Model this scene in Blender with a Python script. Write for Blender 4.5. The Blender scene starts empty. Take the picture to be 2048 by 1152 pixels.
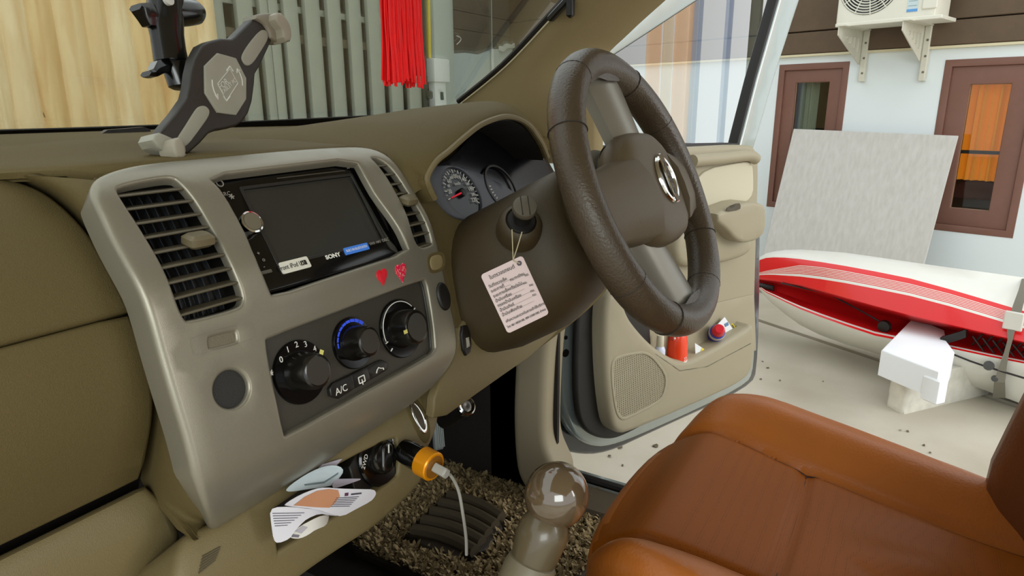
import bpy, bmesh, math, random
from mathutils import Vector as V, Matrix, noise as mnoise
from mathutils.geometry import delaunay_2d_cdt
random.seed(7)
scn = bpy.context.scene
COL = scn.collection
PI = math.pi
sin, cos, rad = math.sin, math.cos, math.radians

# ------------------------------------------------------------------ camera, sky, light, exposure
YAW, PITCH, ROLL, FPX = .5382, .2662, -.0068, 1332.26
CAM = V((0, 0, 1.25))
cf = V((cos(PITCH)*cos(YAW), cos(PITCH)*sin(YAW), -sin(PITCH)))
_r = V((sin(YAW), -cos(YAW), 0)); _u = _r.cross(cf)
cr = cos(ROLL)*_r + sin(ROLL)*_u
cu = cos(ROLL)*_u - sin(ROLL)*_r
cam = bpy.data.cameras.new('camera'); camo = bpy.data.objects.new('camera', cam); COL.objects.link(camo)
camo.matrix_world = Matrix(((cr.x, cu.x, -cf.x, CAM.x), (cr.y, cu.y, -cf.y, CAM.y), (cr.z, cu.z, -cf.z, CAM.z), (0, 0, 0, 1)))
cam.sensor_width = 36; cam.lens = FPX/2048*36; cam.clip_start = .02; cam.clip_end = 200
scn.camera = camo

world = bpy.data.worlds.new('world'); scn.world = world; world.use_nodes = True
wn = world.node_tree.nodes; wl = world.node_tree.links
bg = wn['Background']; bg.inputs[0].default_value = (.93, .98, 1.0, 1); bg.inputs[1].default_value = 1.35

def area(name, loc, target, size, power, color=(1, 1, 1), size_y=None):
    L = bpy.data.lights.new(name, 'AREA'); L.energy = power; L.color = color; L.size = size
    if size_y: L.shape = 'RECTANGLE'; L.size_y = size_y
    o = bpy.data.objects.new(name, L); COL.objects.link(o); o.location = loc
    o.rotation_euler = (V(target)-V(loc)).to_track_quat('-Z', 'Y').to_euler()
    return o
area('daylight_from_street', (2.6, -6.0, 3.2), (2.2, 1.0, .6), 4.0, 210, (1, .98, .95), 2.6)
area('daylight_over_passenger_side', (-3.0, -2.2, 2.4), (.8, .6, .9), 2.4, 75, (.93, 1, .97), 1.6)

scn.view_settings.view_transform = 'Standard'; scn.view_settings.look = 'None'
scn.view_settings.gamma = 1; scn.view_settings.use_curve_mapping = False
scn.view_settings.exposure = 0.0

# ------------------------------------------------------------------ measuring helpers: a pixel of the photo and a known plane give a point
def ray(u, v): return cf + cr*((u-1024)/FPX) - cu*((v-576)/FPX)
def onX(u, v, x): d = ray(u, v); return CAM + d*((x-CAM.x)/d.x)
def onY(u, v, y): d = ray(u, v); return CAM + d*((y-CAM.y)/d.y)
def onZ(u, v, z): d = ray(u, v); return CAM + d*((z-CAM.z)/d.z)
def at(u, v, dist): return CAM + ray(u, v).normalized()*dist

class Plane:
    def __init__(s, o, ux, uy):
        s.o = V(o); s.ux = V(ux).normalized(); s.uy = V(uy).normalized(); s.n = s.ux.cross(s.uy).normalized(); s.bend = None
    def M(s, x, y, off=0):
        if s.bend: off = off + s.bend(x, y)
        return s.o + s.ux*x + s.uy*y + s.n*off
    def hit(s, u, v, off=0):
        d = ray(u, v); o = s.o + s.n*off
        P = CAM + d*(((o-CAM).dot(s.n))/d.dot(s.n)) - o
        return (P.dot(s.ux), P.dot(s.uy))
    def pt(s, u, v, off=0): return s.M(*s.hit(u, v, off), off)

def catmull(P, n=8):
    out = []
    for i in range(len(P)-1):
        p0 = P[max(i-1, 0)]; p1 = P[i]; p2 = P[i+1]; p3 = P[min(i+2, len(P)-1)]
        for k in range(n):
            t = k/n
            out.append(tuple(.5*((2*b)+(-a+c)*t+(2*a-5*b+4*c-d)*t*t+(-a+3*b-3*c+d)*t**3) for a, b, c, d in zip(p0, p1, p2, p3)))
    out.append(tuple(P[-1])); return out

class Prof:
    """a profile in the car's Y-Z plane, carried along X: the curved faces of the dashboard"""
    def __init__(s, pts, n=10):
        s.p = catmull(pts, n); s.L = [0]
        for a, b in zip(s.p, s.p[1:]): s.L.append(s.L[-1]+math.hypot(b[0]-a[0], b[1]-a[1]))
    def at(s, q):
        L = s.L; i = 0
        while i < len(L)-2 and L[i+1] < q: i += 1
        t = (q-L[i])/(L[i+1]-L[i]); a, b = s.p[i], s.p[i+1]
        ty, tz = b[0]-a[0], b[1]-a[1]; l = math.hypot(ty, tz)
        # smooth normal
        j = min(i+1, len(s.p)-2); c, d = s.p[j], s.p[j+1]; uy, uz = d[0]-c[0], d[1]-c[1]; m = math.hypot(uy, uz)
        tt = min(max(t, 0), 1); wy, wz = ty/l*(1-tt)+uy/m*tt, tz/l*(1-tt)+uz/m*tt; w = math.hypot(wy, wz)
        return a[0]+(b[0]-a[0])*t, a[1]+(b[1]-a[1])*t, wz/w, -wy/w
    def M(s, x, q, off=0):
        y, z, ny, nz = s.at(q); return V((x, y+ny*off, z+nz*off))
    def hit(s, u, v, off=0):
        d = ray(u, v); best = None
        pts = [(a[0], a[1]) for a in s.p]
        if off:
            pts = []
            for q in s.L:
                y, z, ny, nz = s.at(q); pts.append((y+ny*off, z+nz*off))
        def f(P): return (P[0]-CAM.y)*d.z-(P[1]-CAM.z)*d.y
        F = [f(P) for P in pts]
        for i in range(len(pts)-1):
            if F[i] == 0 or F[i]*F[i+1] < 0:
                t = F[i]/(F[i]-F[i+1]); y = pts[i][0]+(pts[i+1][0]-pts[i][0])*t
                k = (y-CAM.y)/d.y; q = s.L[i]+(s.L[i+1]-s.L[i])*t
                if best is None or k < best[0]: best = (k, (CAM.x+d.x*k, q))
        if best is None:
            i = 0 if abs(F[0]) < abs(F[-1]) else len(pts)-1
            k = (pts[i][0]-CAM.y)/d.y; return (CAM.x+d.x*k, s.L[i])
        return best[1]
    def pt(s, u, v, off=0): return s.M(*s.hit(u, v, off), off)

# ------------------------------------------------------------------ materials
MATS = {}
def hexc(c):
    if isinstance(c, str): c = tuple(int(c[i:i+2], 16)/255 for i in (0, 2, 4))
    return tuple(((x/12.92) if x <= .04045 else ((x+.055)/1.055)**2.4) for x in c)
def mat(name, c, rough=.5, metal=0, bump=0, bscale=400, var=0, vscale=60, spec=.5, emit=0, coat=0):
    if name in MATS: return MATS[name]
    m = bpy.data.materials.new(name); m.use_nodes = True; nt = m.node_tree; b = nt.nodes['Principled BSDF']
    col = hexc(c); b.inputs['Base Color'].default_value = (*col, 1)
    b.inputs['Roughness'].default_value = rough; b.inputs['Metallic'].default_value = metal
    b.inputs['Specular IOR Level'].default_value = spec
    if coat: b.inputs['Coat Weight'].default_value = coat; b.inputs['Coat Roughness'].default_value = .08
    if emit: b.inputs['Emission Color'].default_value = (*col, 1); b.inputs['Emission Strength'].default_value = emit
    if bump or var:
        tc = nt.nodes.new('ShaderNodeTexCoord')
    if bump:
        n = nt.nodes.new('ShaderNodeTexNoise'); n.inputs['Scale'].default_value = bscale; n.inputs['Detail'].default_value = 2
        nt.links.new(tc.outputs['Object'], n.inputs['Vector'])
        bp = nt.nodes.new('ShaderNodeBump'); bp.inputs['Strength'].default_value = bump; bp.inputs['Distance'].default_value = .002
        nt.links.new(n.outputs['Fac'], bp.inputs['Height']); nt.links.new(bp.outputs['Normal'], b.inputs['Normal'])
    if var:
        n2 = nt.nodes.new('ShaderNodeTexNoise'); n2.inputs['Scale'].default_value = vscale; n2.inputs['Detail'].default_value = 4
        nt.links.new(tc.outputs['Object'], n2.inputs['Vector'])
        mx = nt.nodes.new('ShaderNodeMix'); mx.data_type = 'RGBA'
        mx.inputs[6].default_value = (*[x*(1-var) for x in col], 1); mx.inputs[7].default_value = (*[min(1, x*(1+var)) for x in col], 1)
        nt.links.new(n2.outputs['Fac'], mx.inputs[0]); nt.links.new(mx.outputs[2], b.inputs['Base Color'])
    MATS[name] = m; return m
def glass(name, tint=(1, 1, 1), ior=1.45, boost=1.0, rough=0.0):
    m = bpy.data.materials.new(name); m.use_nodes = True; nt = m.node_tree; nt.nodes.clear()
    out = nt.nodes.new('ShaderNodeOutputMaterial'); mix = nt.nodes.new('ShaderNodeMixShader'); tr = nt.nodes.new('ShaderNodeBsdfTransparent')
    gl = nt.nodes.new('ShaderNodeBsdfGlossy'); fr = nt.nodes.new('ShaderNodeFresnel'); mu = nt.nodes.new('ShaderNodeMath'); mu.operation = 'MULTIPLY'; mu.use_clamp = True
    tr.inputs[0].default_value = (*tint, 1); gl.inputs['Roughness'].default_value = rough; fr.inputs[0].default_value = ior; mu.inputs[1].default_value = boost
    L = nt.links.new; L(fr.outputs[0], mu.inputs[0]); L(mu.outputs[0], mix.inputs[0]); L(tr.outputs[0], mix.inputs[1]); L(gl.outputs[0], mix.inputs[2]); L(mix.outputs[0], out.inputs[0])
    return m
def nodes(m): return m.node_tree.nodes, m.node_tree.links, m.node_tree.nodes['Principled BSDF']

# ------------------------------------------------------------------ mesh helpers
class Geo:
    def __init__(s): s.v = []; s.f = []; s.mi = []
    def add(s, vs, fs, mi=0):
        b = len(s.v); s.v += [V(p) for p in vs]; s.f += [tuple(i+b for i in f) for f in fs]; s.mi += [mi]*len(fs); return s
    def merge(s, g, mi=None):
        b = len(s.v); s.v += g.v; s.f += [tuple(i+b for i in f) for f in g.f]; s.mi += g.mi if mi is None else [mi]*len(g.f); return s

ROOT = {}
def setp(o, label=None, cat=None, group=None, kind=None):
    if label: o['label'] = label
    if cat: o['category'] = cat
    if group: o['group'] = group
    if kind: o['kind'] = kind
    return o
def empty(name, loc, label, cat, group=None):
    o = bpy.data.objects.new(name, None); o.empty_display_size = .05; o.location = loc; COL.objects.link(o); ROOT[o] = V(loc)
    return setp(o, label, cat, group)
def mk(name, g, mats, parent=None, label=None, cat=None, group=None, kind=None, angle=35, weld=True):
    me = bpy.data.meshes.new(name)
    if parent is not None: org = ROOT[parent]
    else:
        n = len(g.v); org = V((sum(p.x for p in g.v)/n, sum(p.y for p in g.v)/n, min(p.z for p in g.v)))
    me.from_pydata([p-org for p in g.v], [], g.f)
    if not isinstance(mats, (list, tuple)): mats = [mats]
    for m in mats: me.materials.append(m)
    if len(mats) > 1: me.polygons.foreach_set('material_index', g.mi)
    if weld:
        bm = bmesh.new(); bm.from_mesh(me); bmesh.ops.remove_doubles(bm, verts=bm.verts, dist=2e-5)
        bmesh.ops.recalc_face_normals(bm, faces=bm.faces); bm.to_mesh(me); bm.free()
    me.polygons.foreach_set('use_smooth', [True]*len(me.polygons)); me.set_sharp_from_angle(angle=rad(angle)); me.update()
    o = bpy.data.objects.new(name, me); COL.objects.link(o)
    if parent is not None: o.parent = parent; ROOT[o] = org
    else: o.location = org; ROOT[o] = org
    return setp(o, label, cat, group, kind)

def chaikin(P, it=2, closed=True):
    for _ in range(it):
        Q = []; n = len(P)
        for i in range(n if closed else n-1):
            a, b = P[i], P[(i+1) % n]
            Q.append((a[0]*.75+b[0]*.25, a[1]*.75+b[1]*.25)); Q.append((a[0]*.25+b[0]*.75, a[1]*.25+b[1]*.75))
        if not closed: Q = [P[0]]+Q+[P[-1]]
        P = Q
    return P
def sarea(P): return .5*sum(a[0]*b[1]-b[0]*a[1] for a, b in zip(P, P[1:]+P[:1]))
def dens(P, step):
    Q = []
    for a, b in zip(P, P[1:]+P[:1]):
        n = max(1, int(math.ceil(math.hypot(b[0]-a[0], b[1]-a[1])/step)))
        for k in range(n): Q.append((a[0]+(b[0]-a[0])*k/n, a[1]+(b[1]-a[1])*k/n))
    R = []
    for p in Q:
        if not R or math.hypot(p[0]-R[-1][0], p[1]-R[-1][1]) > step*.05: R.append(p)
    if len(R) > 3 and math.hypot(R[0][0]-R[-1][0], R[0][1]-R[-1][1]) < step*.05: R.pop()
    return R
def inside(p, P):
    x, y = p; c = False; j = len(P)-1
    for i in range(len(P)):
        xi, yi = P[i]; xj, yj = P[j]
        if (yi > y) != (yj > y) and x < (xj-xi)*(y-yi)/(yj-yi)+xi: c = not c
        j = i
    return c
def sheet(M, outer, holes=(), off=0, roll=.003, depth=.01, step=.015, hroll=None, hdepth=None, seg=3, back=False, g=None, mi=0):
    """a face cut from outline and holes in surface coordinates, its edges rolled over and carried down to a depth"""
    g = g or Geo()
    hroll = roll if hroll is None else hroll; hdepth = depth if hdepth is None else hdepth
    loops = []
    P = dens(list(outer), step);  P = P[::-1] if sarea(P) < 0 else P; loops.append(P)
    for h in holes:
        Q = dens(list(h), step); Q = Q[::-1] if sarea(Q) > 0 else Q; loops.append(Q)
    vs = []; ed = []
    for Lp in loops:
        b = len(vs); n = len(Lp); vs += [V(p) for p in Lp]; ed += [(b+i, b+(i+1) % n) for i in range(n)]
    xs = [p[0] for p in P]; ys = [p[1] for p in P]
    nx = int((max(xs)-min(xs))/step); ny = int((max(ys)-min(ys))/step)
    bl = [q for Lp in loops for q in Lp]
    grid = {}
    for q in bl: grid.setdefault((int(q[0]//step), int(q[1]//step)), []).append(q)
    for i in range(nx+1):
        for j in range(ny+1):
            p = (min(xs)+(i+.5)*step, min(ys)+(j+.5)*step)
            if not inside(p, P) or any(inside(p, h) for h in loops[1:]): continue
            c = (int(p[0]//step), int(p[1]//step)); ok = True
            for a in (-1, 0, 1):
                for b in (-1, 0, 1):
                    for q in grid.get((c[0]+a, c[1]+b), ()):
                        if math.hypot(q[0]-p[0], q[1]-p[1]) < step*.55: ok = False
            if ok: vs.append(V(p))
    r = delaunay_2d_cdt(vs, ed, [], 0, 1e-7)
    cv = r[0]; tris = []
    for t in r[2]:
        c = (sum(cv[i].x for i in t)/3, sum(cv[i].y for i in t)/3)
        if inside(c, P) and not any(inside(c, h) for h in loops[1:]):
            A = (cv[t[1]]-cv[t[0]]).cross(cv[t[2]]-cv[t[0]])
            if abs(A) < 1e-12: continue
            tris.append(tuple(t) if A > 0 else tuple(t[::-1]))
    G = Geo(); G.add([M(p.x, p.y, off) for p in cv], tris, mi)
    for k, Lp in enumerate(loops):
        rr, dd = (roll, depth) if k == 0 else (hroll, hdepth)
        n = len(Lp); out = []
        for i in range(n):
            a, b, c = Lp[i-1], Lp[i], Lp[(i+1) % n]
            d1 = (b[0]-a[0], b[1]-a[1]); d2 = (c[0]-b[0], c[1]-b[1])
            l1 = math.hypot(*d1) or 1; l2 = math.hypot(*d2) or 1
            nn = (d1[1]/l1+d2[1]/l2, -d1[0]/l1-d2[0]/l2); l = math.hypot(*nn) or 1; out.append((nn[0]/l, nn[1]/l))
        rings = [(0, 0)]
        if rr > 0: rings += [(rr*sin(PI/2*j/seg), -rr*(1-cos(PI/2*j/seg))) for j in range(1, seg+1)]
        if dd > rr: rings.append((rings[-1][0], -dd))
        b0 = len(G.v)
        for (o, z) in rings:
            for i in range(n): G.v.append(M(Lp[i][0]+out[i][0]*o, Lp[i][1]+out[i][1]*o, off+z))
        for j in range(len(rings)-1):
            for i in range(n):
                i2 = (i+1) % n; a = b0+j*n; b = b0+(j+1)*n
                G.f.append((b+i, b+i2, a+i2, a+i)); G.mi.append(mi)
        if back and k == 0:
            G.f.append(tuple(b0+(len(rings)-1)*n+i for i in range(n))[::-1]); G.mi.append(mi)
    return g.merge(G)
def px(S, pts, off=0): return [S.hit(u, v, off) for u, v in pts]
def circ(c, rx, ry=None, n=40, a0=0, a1=2*PI):
    ry = ry or rx; return [(c[0]+rx*cos(a0+(a1-a0)*i/n), c[1]+ry*sin(a0+(a1-a0)*i/n)) for i in range(n)]
def rrect(x0, y0, x1, y1, r, n=4):
    P = []
    for cx, cy, a in ((x1-r, y1-r, 0), (x0+r, y1-r, PI/2), (x0+r, y0+r, PI), (x1-r, y0+r, 1.5*PI)):
        for i in range(n+1): P.append((cx+r*cos(a+PI/2*i/n), cy+r*sin(a+PI/2*i/n)))
    return P
def frame_of(d):
    d = V(d).normalized(); a = V((0, 0, 1)) if abs(d.z) < .9 else V((1, 0, 0)); x = a.cross(d).normalized(); return x, d.cross(x), d
def tube(pts, r, n=8, g=None, mi=0, cap=True, closed=False):
    g = g or Geo(); pts = [V(p) for p in pts]; N = len(pts); vs = []; fs = []
    x = None
    for i, p in enumerate(pts):
        if closed: d = pts[(i+1) % N]-pts[i-1]
        else: d = pts[min(i+1, N-1)]-pts[max(i-1, 0)]
        if d.length < 1e-9: d = V((0, 0, 1))
        d.normalize()
        if x is None: x, y, _ = frame_of(d)
        else:
            x = (x-d*x.dot(d)); x = x.normalized() if x.length > 1e-6 else frame_of(d)[0]
        y = d.cross(x); rr = r[i] if isinstance(r, (list, tuple)) else r
        for k in range(n): vs.append(p+x*(rr*cos(2*PI*k/n))+y*(rr*sin(2*PI*k/n)))
    for i in range(N if closed else N-1):
        for k in range(n):
            a = i*n; b = ((i+1) % N)*n; k2 = (k+1) % n; fs.append((a+k, a+k2, b+k2, b+k))
    if cap and not closed: fs += [tuple(range(n))[::-1], tuple((N-1)*n+k for k in range(n))]
    return g.add(vs, fs, mi)
def lathe(o, axis, prof, n=32, g=None, mi=0, ref=None):
    """prof: list of (radius, height along the axis)"""
    g = g or Geo(); x, y, d = frame_of(axis); vs = []; fs = []; o = V(o)
    for r, h in prof:
        for k in range(n): vs.append(o+d*h+x*(r*cos(2*PI*k/n))+y*(r*sin(2*PI*k/n)))
    for i in range(len(prof)-1):
        for k in range(n):
            k2 = (k+1) % n; fs.append((i*n+k, i*n+k2, (i+1)*n+k2, (i+1)*n+k))
    fs += [tuple(range(n))[::-1], tuple((len(prof)-1)*n+k for k in range(n))]
    return g.add(vs, fs, mi)
def box(c, sx, sy, sz, ux=(1, 0, 0), uy=(0, 1, 0), g=None, mi=0, bev=0):
    """box centred at c with full sizes along ux, uy, ux x uy; edges chamfered by bev"""
    g = g or Geo(); ux = V(ux).normalized(); uz = ux.cross(V(uy)).normalized(); uy = uz.cross(ux); c = V(c)
    if bev <= 0:
        vs = [c+ux*(sx/2*a)+uy*(sy/2*b)+uz*(sz/2*d) for d in (-1, 1) for b in (-1, 1) for a in (-1, 1)]
        return g.add(vs, [(0, 2, 3, 1), (4, 5, 7, 6), (0, 1, 5, 4), (2, 6, 7, 3), (0, 4, 6, 2), (1, 3, 7, 5)], mi)
    b_ = min(bev, sx*.45, sy*.45, sz*.45)
    P = Plane(c, ux, uy); o = rrect(-sx/2+b_, -sy/2+b_, sx/2-b_, sy/2-b_, min(b_, sx*.2, sy*.2), 2)
    rings = [(0, -sz/2), (b_, -sz/2+b_), (b_, sz/2-b_), (0, sz/2)]
    n = len(o); vs = []; fs = []
    for e, h in rings:
        for (x, y) in o:
            l = math.hypot(x/sx, y/sy); vs.append(P.M(x+(e if x > 0 else -e), y+(e if y > 0 else -e), h))
    for j in range(3):
        for i in range(n):
            i2 = (i+1) % n; fs.append((j*n+i, j*n+i2, (j+1)*n+i2, (j+1)*n+i))
    fs += [tuple(range(n))[::-1], tuple(3*n+i for i in range(n))]
    return g.add(vs, fs, mi)
def loft(secs, closed=True, cap=True, g=None, mi=0):
    g = g or Geo(); n = len(secs[0]); vs = [V(p) for s in secs for p in s]; fs = []
    for i in range(len(secs)-1):
        for k in range(n if closed else n-1):
            k2 = (k+1) % n; fs.append((i*n+k, i*n+k2, (i+1)*n+k2, (i+1)*n+k))
    if cap and closed: fs += [tuple(range(n))[::-1], tuple((len(secs)-1)*n+k for k in range(n))]
    return g.add(vs, fs, mi)
def thick(secs, d, g=None, mi=0):
    """a grid of points given a thickness along its own normals"""
    g = g or Geo(); R = len(secs); n = len(secs[0]); top = [[V(p) for p in s] for s in secs]; bot = []
    for i in range(R):
        row = []
        for k in range(n):
            a = top[min(i+1, R-1)][k]-top[max(i-1, 0)][k]; b = top[i][min(k+1, n-1)]-top[i][max(k-1, 0)]
            nn = a.cross(b); nn = nn.normalized() if nn.length > 1e-12 else V((0, 0, 1)); row.append(top[i][k]-nn*d)
        bot.append(row)
    vs = [p for s in top for p in s]+[p for s in bot for p in s]; fs = []; o = R*n
    for i in range(R-1):
        for k in range(n-1):
            a, b, c, e = i*n+k, i*n+k+1, (i+1)*n+k+1, (i+1)*n+k; fs += [(a, b, c, e), (o+e, o+c, o+b, o+a)]
    for i in range(R-1): fs += [(i*n, (i+1)*n, o+(i+1)*n, o+i*n), (i*n+n-1, o+i*n+n-1, o+(i+1)*n+n-1, (i+1)*n+n-1)]
    for k in range(n-1): fs += [(k, o+k, o+k+1, k+1), ((R-1)*n+k, (R-1)*n+k+1, o+(R-1)*n+k+1, o+(R-1)*n+k)]
    return g.add(vs, fs, mi)
def text_geo(body, o, ux, uy, size, align='CENTER', ext=.0001, spacing=1.0, sx=1.0, bold=0):
    c = bpy.data.curves.new('lettering', 'FONT'); c.body = body; c.size = size; c.align_x = align; c.align_y = 'CENTER'; c.extrude = ext; c.resolution_u = 3; c.space_character = spacing; c.offset = bold
    t = bpy.data.objects.new('lettering', c)
    me = bpy.data.meshes.new_from_object(t); ux = V(ux).normalized(); uz = ux.cross(V(uy)).normalized(); uy = uz.cross(ux); o = V(o)
    g = Geo(); g.add([o+ux*(p.co.x*sx)+uy*p.co.y+uz*p.co.z for p in me.vertices], [tuple(p.vertices) for p in me.polygons])
    bpy.data.objects.remove(t); bpy.data.curves.remove(c); bpy.data.meshes.remove(me); return g
def text(name, body, o, ux, uy, size, m, parent, **k):
    g = text_geo(body, o, ux, uy, size, **k)
    return mk(name, g, m, parent, angle=30, weld=False) if g.f else None

# ------------------------------------------------------------------ palette
dash_m = mat('dash_plastic', '5f5233', .68, bump=.25, bscale=900, var=.14, vscale=600, spec=.14)
dash_low_m = mat('lower_dash_plastic', '756745', .5, bump=.2, bscale=900, var=.08, vscale=500, spec=.4)
silver_m = mat('silver_plastic', '8d8777', .34, metal=.45, bump=.06, bscale=1500, var=.05, vscale=400)
black_m = mat('black_plastic', '15120f', .45, bump=.1, bscale=900)
gloss_m = mat('black_gloss', '0b0a0a', .12)
dgrey_m = mat('dark_grey_plastic', '3b372e', .45, bump=.15, bscale=900)
slat_m = mat('vent_slat_plastic', '5a5240', .5)
leather_m = mat('wheel_leather', '483c2d', .36, bump=.35, bscale=350, var=.18, vscale=60, spec=.5)
hub_m = mat('wheel_plastic', '5a4c35', .5, bump=.15, bscale=900)
column_m = mat('column_plastic', '41351f', .55, bump=.2, bscale=900)
trim_m = mat('door_trim_plastic', '9d947c', .5, bump=.15, bscale=900, spec=.4)
insert_m = mat('door_insert_vinyl', 'c3bca4', .6, bump=.1, bscale=700)
beige_m = mat('pillar_trim', '9c8c66', .7, bump=.1, bscale=600, spec=.25)
white_m = mat('white_print', 'e9e6dc', .6)
chrome_m = mat('chrome', 'dcdcd8', .1, metal=1)
metal_m = mat('painted_metal', 'a9b2ae', .25, metal=.45, coat=.5)
rubber_m = mat('black_rubber', '17130f', .55)
amber_m = mat('yellow_mark', 'd8cf74', .5)
red_m = mat('red_plastic', 'd81a2a', .35)

# ================================================================== THE SETTING
# ground
def concrete(name, c, c2, scale=2.0):
    m = mat(name, c, .8, bump=.3, bscale=90)
    N, L, b = nodes(m); tc = N.new('ShaderNodeTexCoord'); n1 = N.new('ShaderNodeTexNoise'); n1.inputs['Scale'].default_value = scale; n1.inputs['Detail'].default_value = 8
    cr_ = N.new('ShaderNodeValToRGB'); cr_.color_ramp.elements[0].position = .35; cr_.color_ramp.elements[1].position = .65
    cr_.color_ramp.elements[0].color = (*hexc(c2), 1); cr_.color_ramp.elements[1].color = (*hexc(c), 1)
    L.new(tc.outputs['Object'], n1.inputs['Vector']); L.new(n1.outputs['Fac'], cr_.inputs[0]); L.new(cr_.outputs[0], b.inputs['Base Color']); return m
floor_m = concrete('concrete_floor', 'c2bbac', 'aaa18e', 1.6)
W_AZ = rad(74); wdir = V((cos(W_AZ), sin(W_AZ), 0)); wnor = V((-sin(W_AZ), cos(W_AZ), 0))  # wnor points to the car
WALL = Plane((5.0, .5, 0), -wdir, (0, 0, 1)); assert WALL.n.x < 0
def wpt(u, v, off=0): return WALL.hit(u, v, off)
# floor: two concrete slabs with a joint (joint runs past the kayak's bow)
ja, jb = onZ(1515, 641, 0), onZ(1662, 690, 0); jd = (jb-ja).normalized(); jn = V((jd.y, -jd.x, 0)); jn = jn if jn.x > 0 else -jn
g = Geo(); A, B = ja-jd*12, ja+jd*14
def slab(P, z1=-.12): g.add([p for p in P]+[p+V((0, 0, z1)) for p in P], [(0, 1, 2, 3), (7, 6, 5, 4), (0, 4, 5, 1), (1, 5, 6, 2), (2, 6, 7, 3), (3, 7, 4, 0)])
slab([A-jn*14, B-jn*14, B-jn*.012, A-jn*.012]); slab([A+jn*.03, B+jn*.03, B+jn*10, A+jn*10])
g.add([A-jn*.05-V((0, 0, .03)), B-jn*.05-V((0, 0, .03)), B+jn*.05-V((0, 0, .03)), A+jn*.05-V((0, 0, .03))], [(0, 1, 2, 3)], 1)
mk('floor', g, [floor_m, mat('joint_filler', '77705f', .9)], kind='structure', weld=False)
# dry leaf bits on the floor
g = Geo(); rnd = random.Random(3)
for (u, v, s) in [(1239, 893, .03), (1311, 892, .03), (1218, 912, .018), (1310, 775, .02), (1380, 735, .02), (1300, 846, .014), (1525, 722, .016), (1535, 735, .02), (1522, 758, .014), (1560, 760, .014), (1800, 860, .014), (1848, 890, .018), (1815, 862, .016), (1962, 785, .055), (1245, 930, .014), (1860, 905, .014), (1646, 762, .012)]:
    p = onZ(u, v, .004); n = 7; a0 = rnd.random()*6
    ring = [p+V((cos(a0+i*2*PI/n)*s*rnd.uniform(.2, .6), sin(a0+i*2*PI/n)*s*rnd.uniform(.2, .5), rnd.uniform(-.003, .003))) for i in range(n)]
    g.add(ring+[p+V((0, 0, s*.08))], [(i, (i+1) % n, n) for i in range(n)])
setp(mk('dry_leaf_litter', g, mat('dry_leaf', '5d5340', .9), weld=False), 'small dry leaf bits scattered over the pale concrete floor', 'leaf litter', kind='stuff')

# right-hand wall: white render below, brown boards above
white_wall = mat('white_wall_paint', 'e6eef0', .75, bump=.12, bscale=60, var=.03, vscale=3)
brown_wall = mat('brown_board', '5f4d3a', .65, bump=.3, bscale=50, var=.18, vscale=14)
z_split = WALL.pt(1800, 98)[2]
w1 = [wpt(1561, 129), wpt(1698, 125), wpt(1533, 412)]     # narrow window
w2x0 = (wpt(1887, 121)[0]+wpt(1845, 455)[0])/2; w2x1 = wpt(2012, 475)[0]+.03; w2z1 = wpt(1887, 121)[1]; w2z0 = wpt(1945, 467)[1]
w1x0 = (wpt(1561, 129)[0]+wpt(1533, 412)[0])/2; w1x1 = (wpt(1698, 125)[0]+wpt(1684, 262)[0])/2; w1z1 = (w1[0][1]+w1[1][1])/2; w1z0 = w1[2][1]
o1 = [(w1x0, w1z0), (w1x1, w1z0), (w1x1, w1z1), (w1x0, w1z1)]; o2 = [(w2x0, w2z0), (w2x1, w2z0), (w2x1, w2z1), (w2x0, w2z1)]
g = sheet(WALL.M, [(-6, -.02), (1.65, -.02), (1.65, z_split), (-6, z_split)], [o1, o2], 0, 0, .12, .5)
wall_r = mk('wall_right', g, white_wall, kind='structure')
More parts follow.
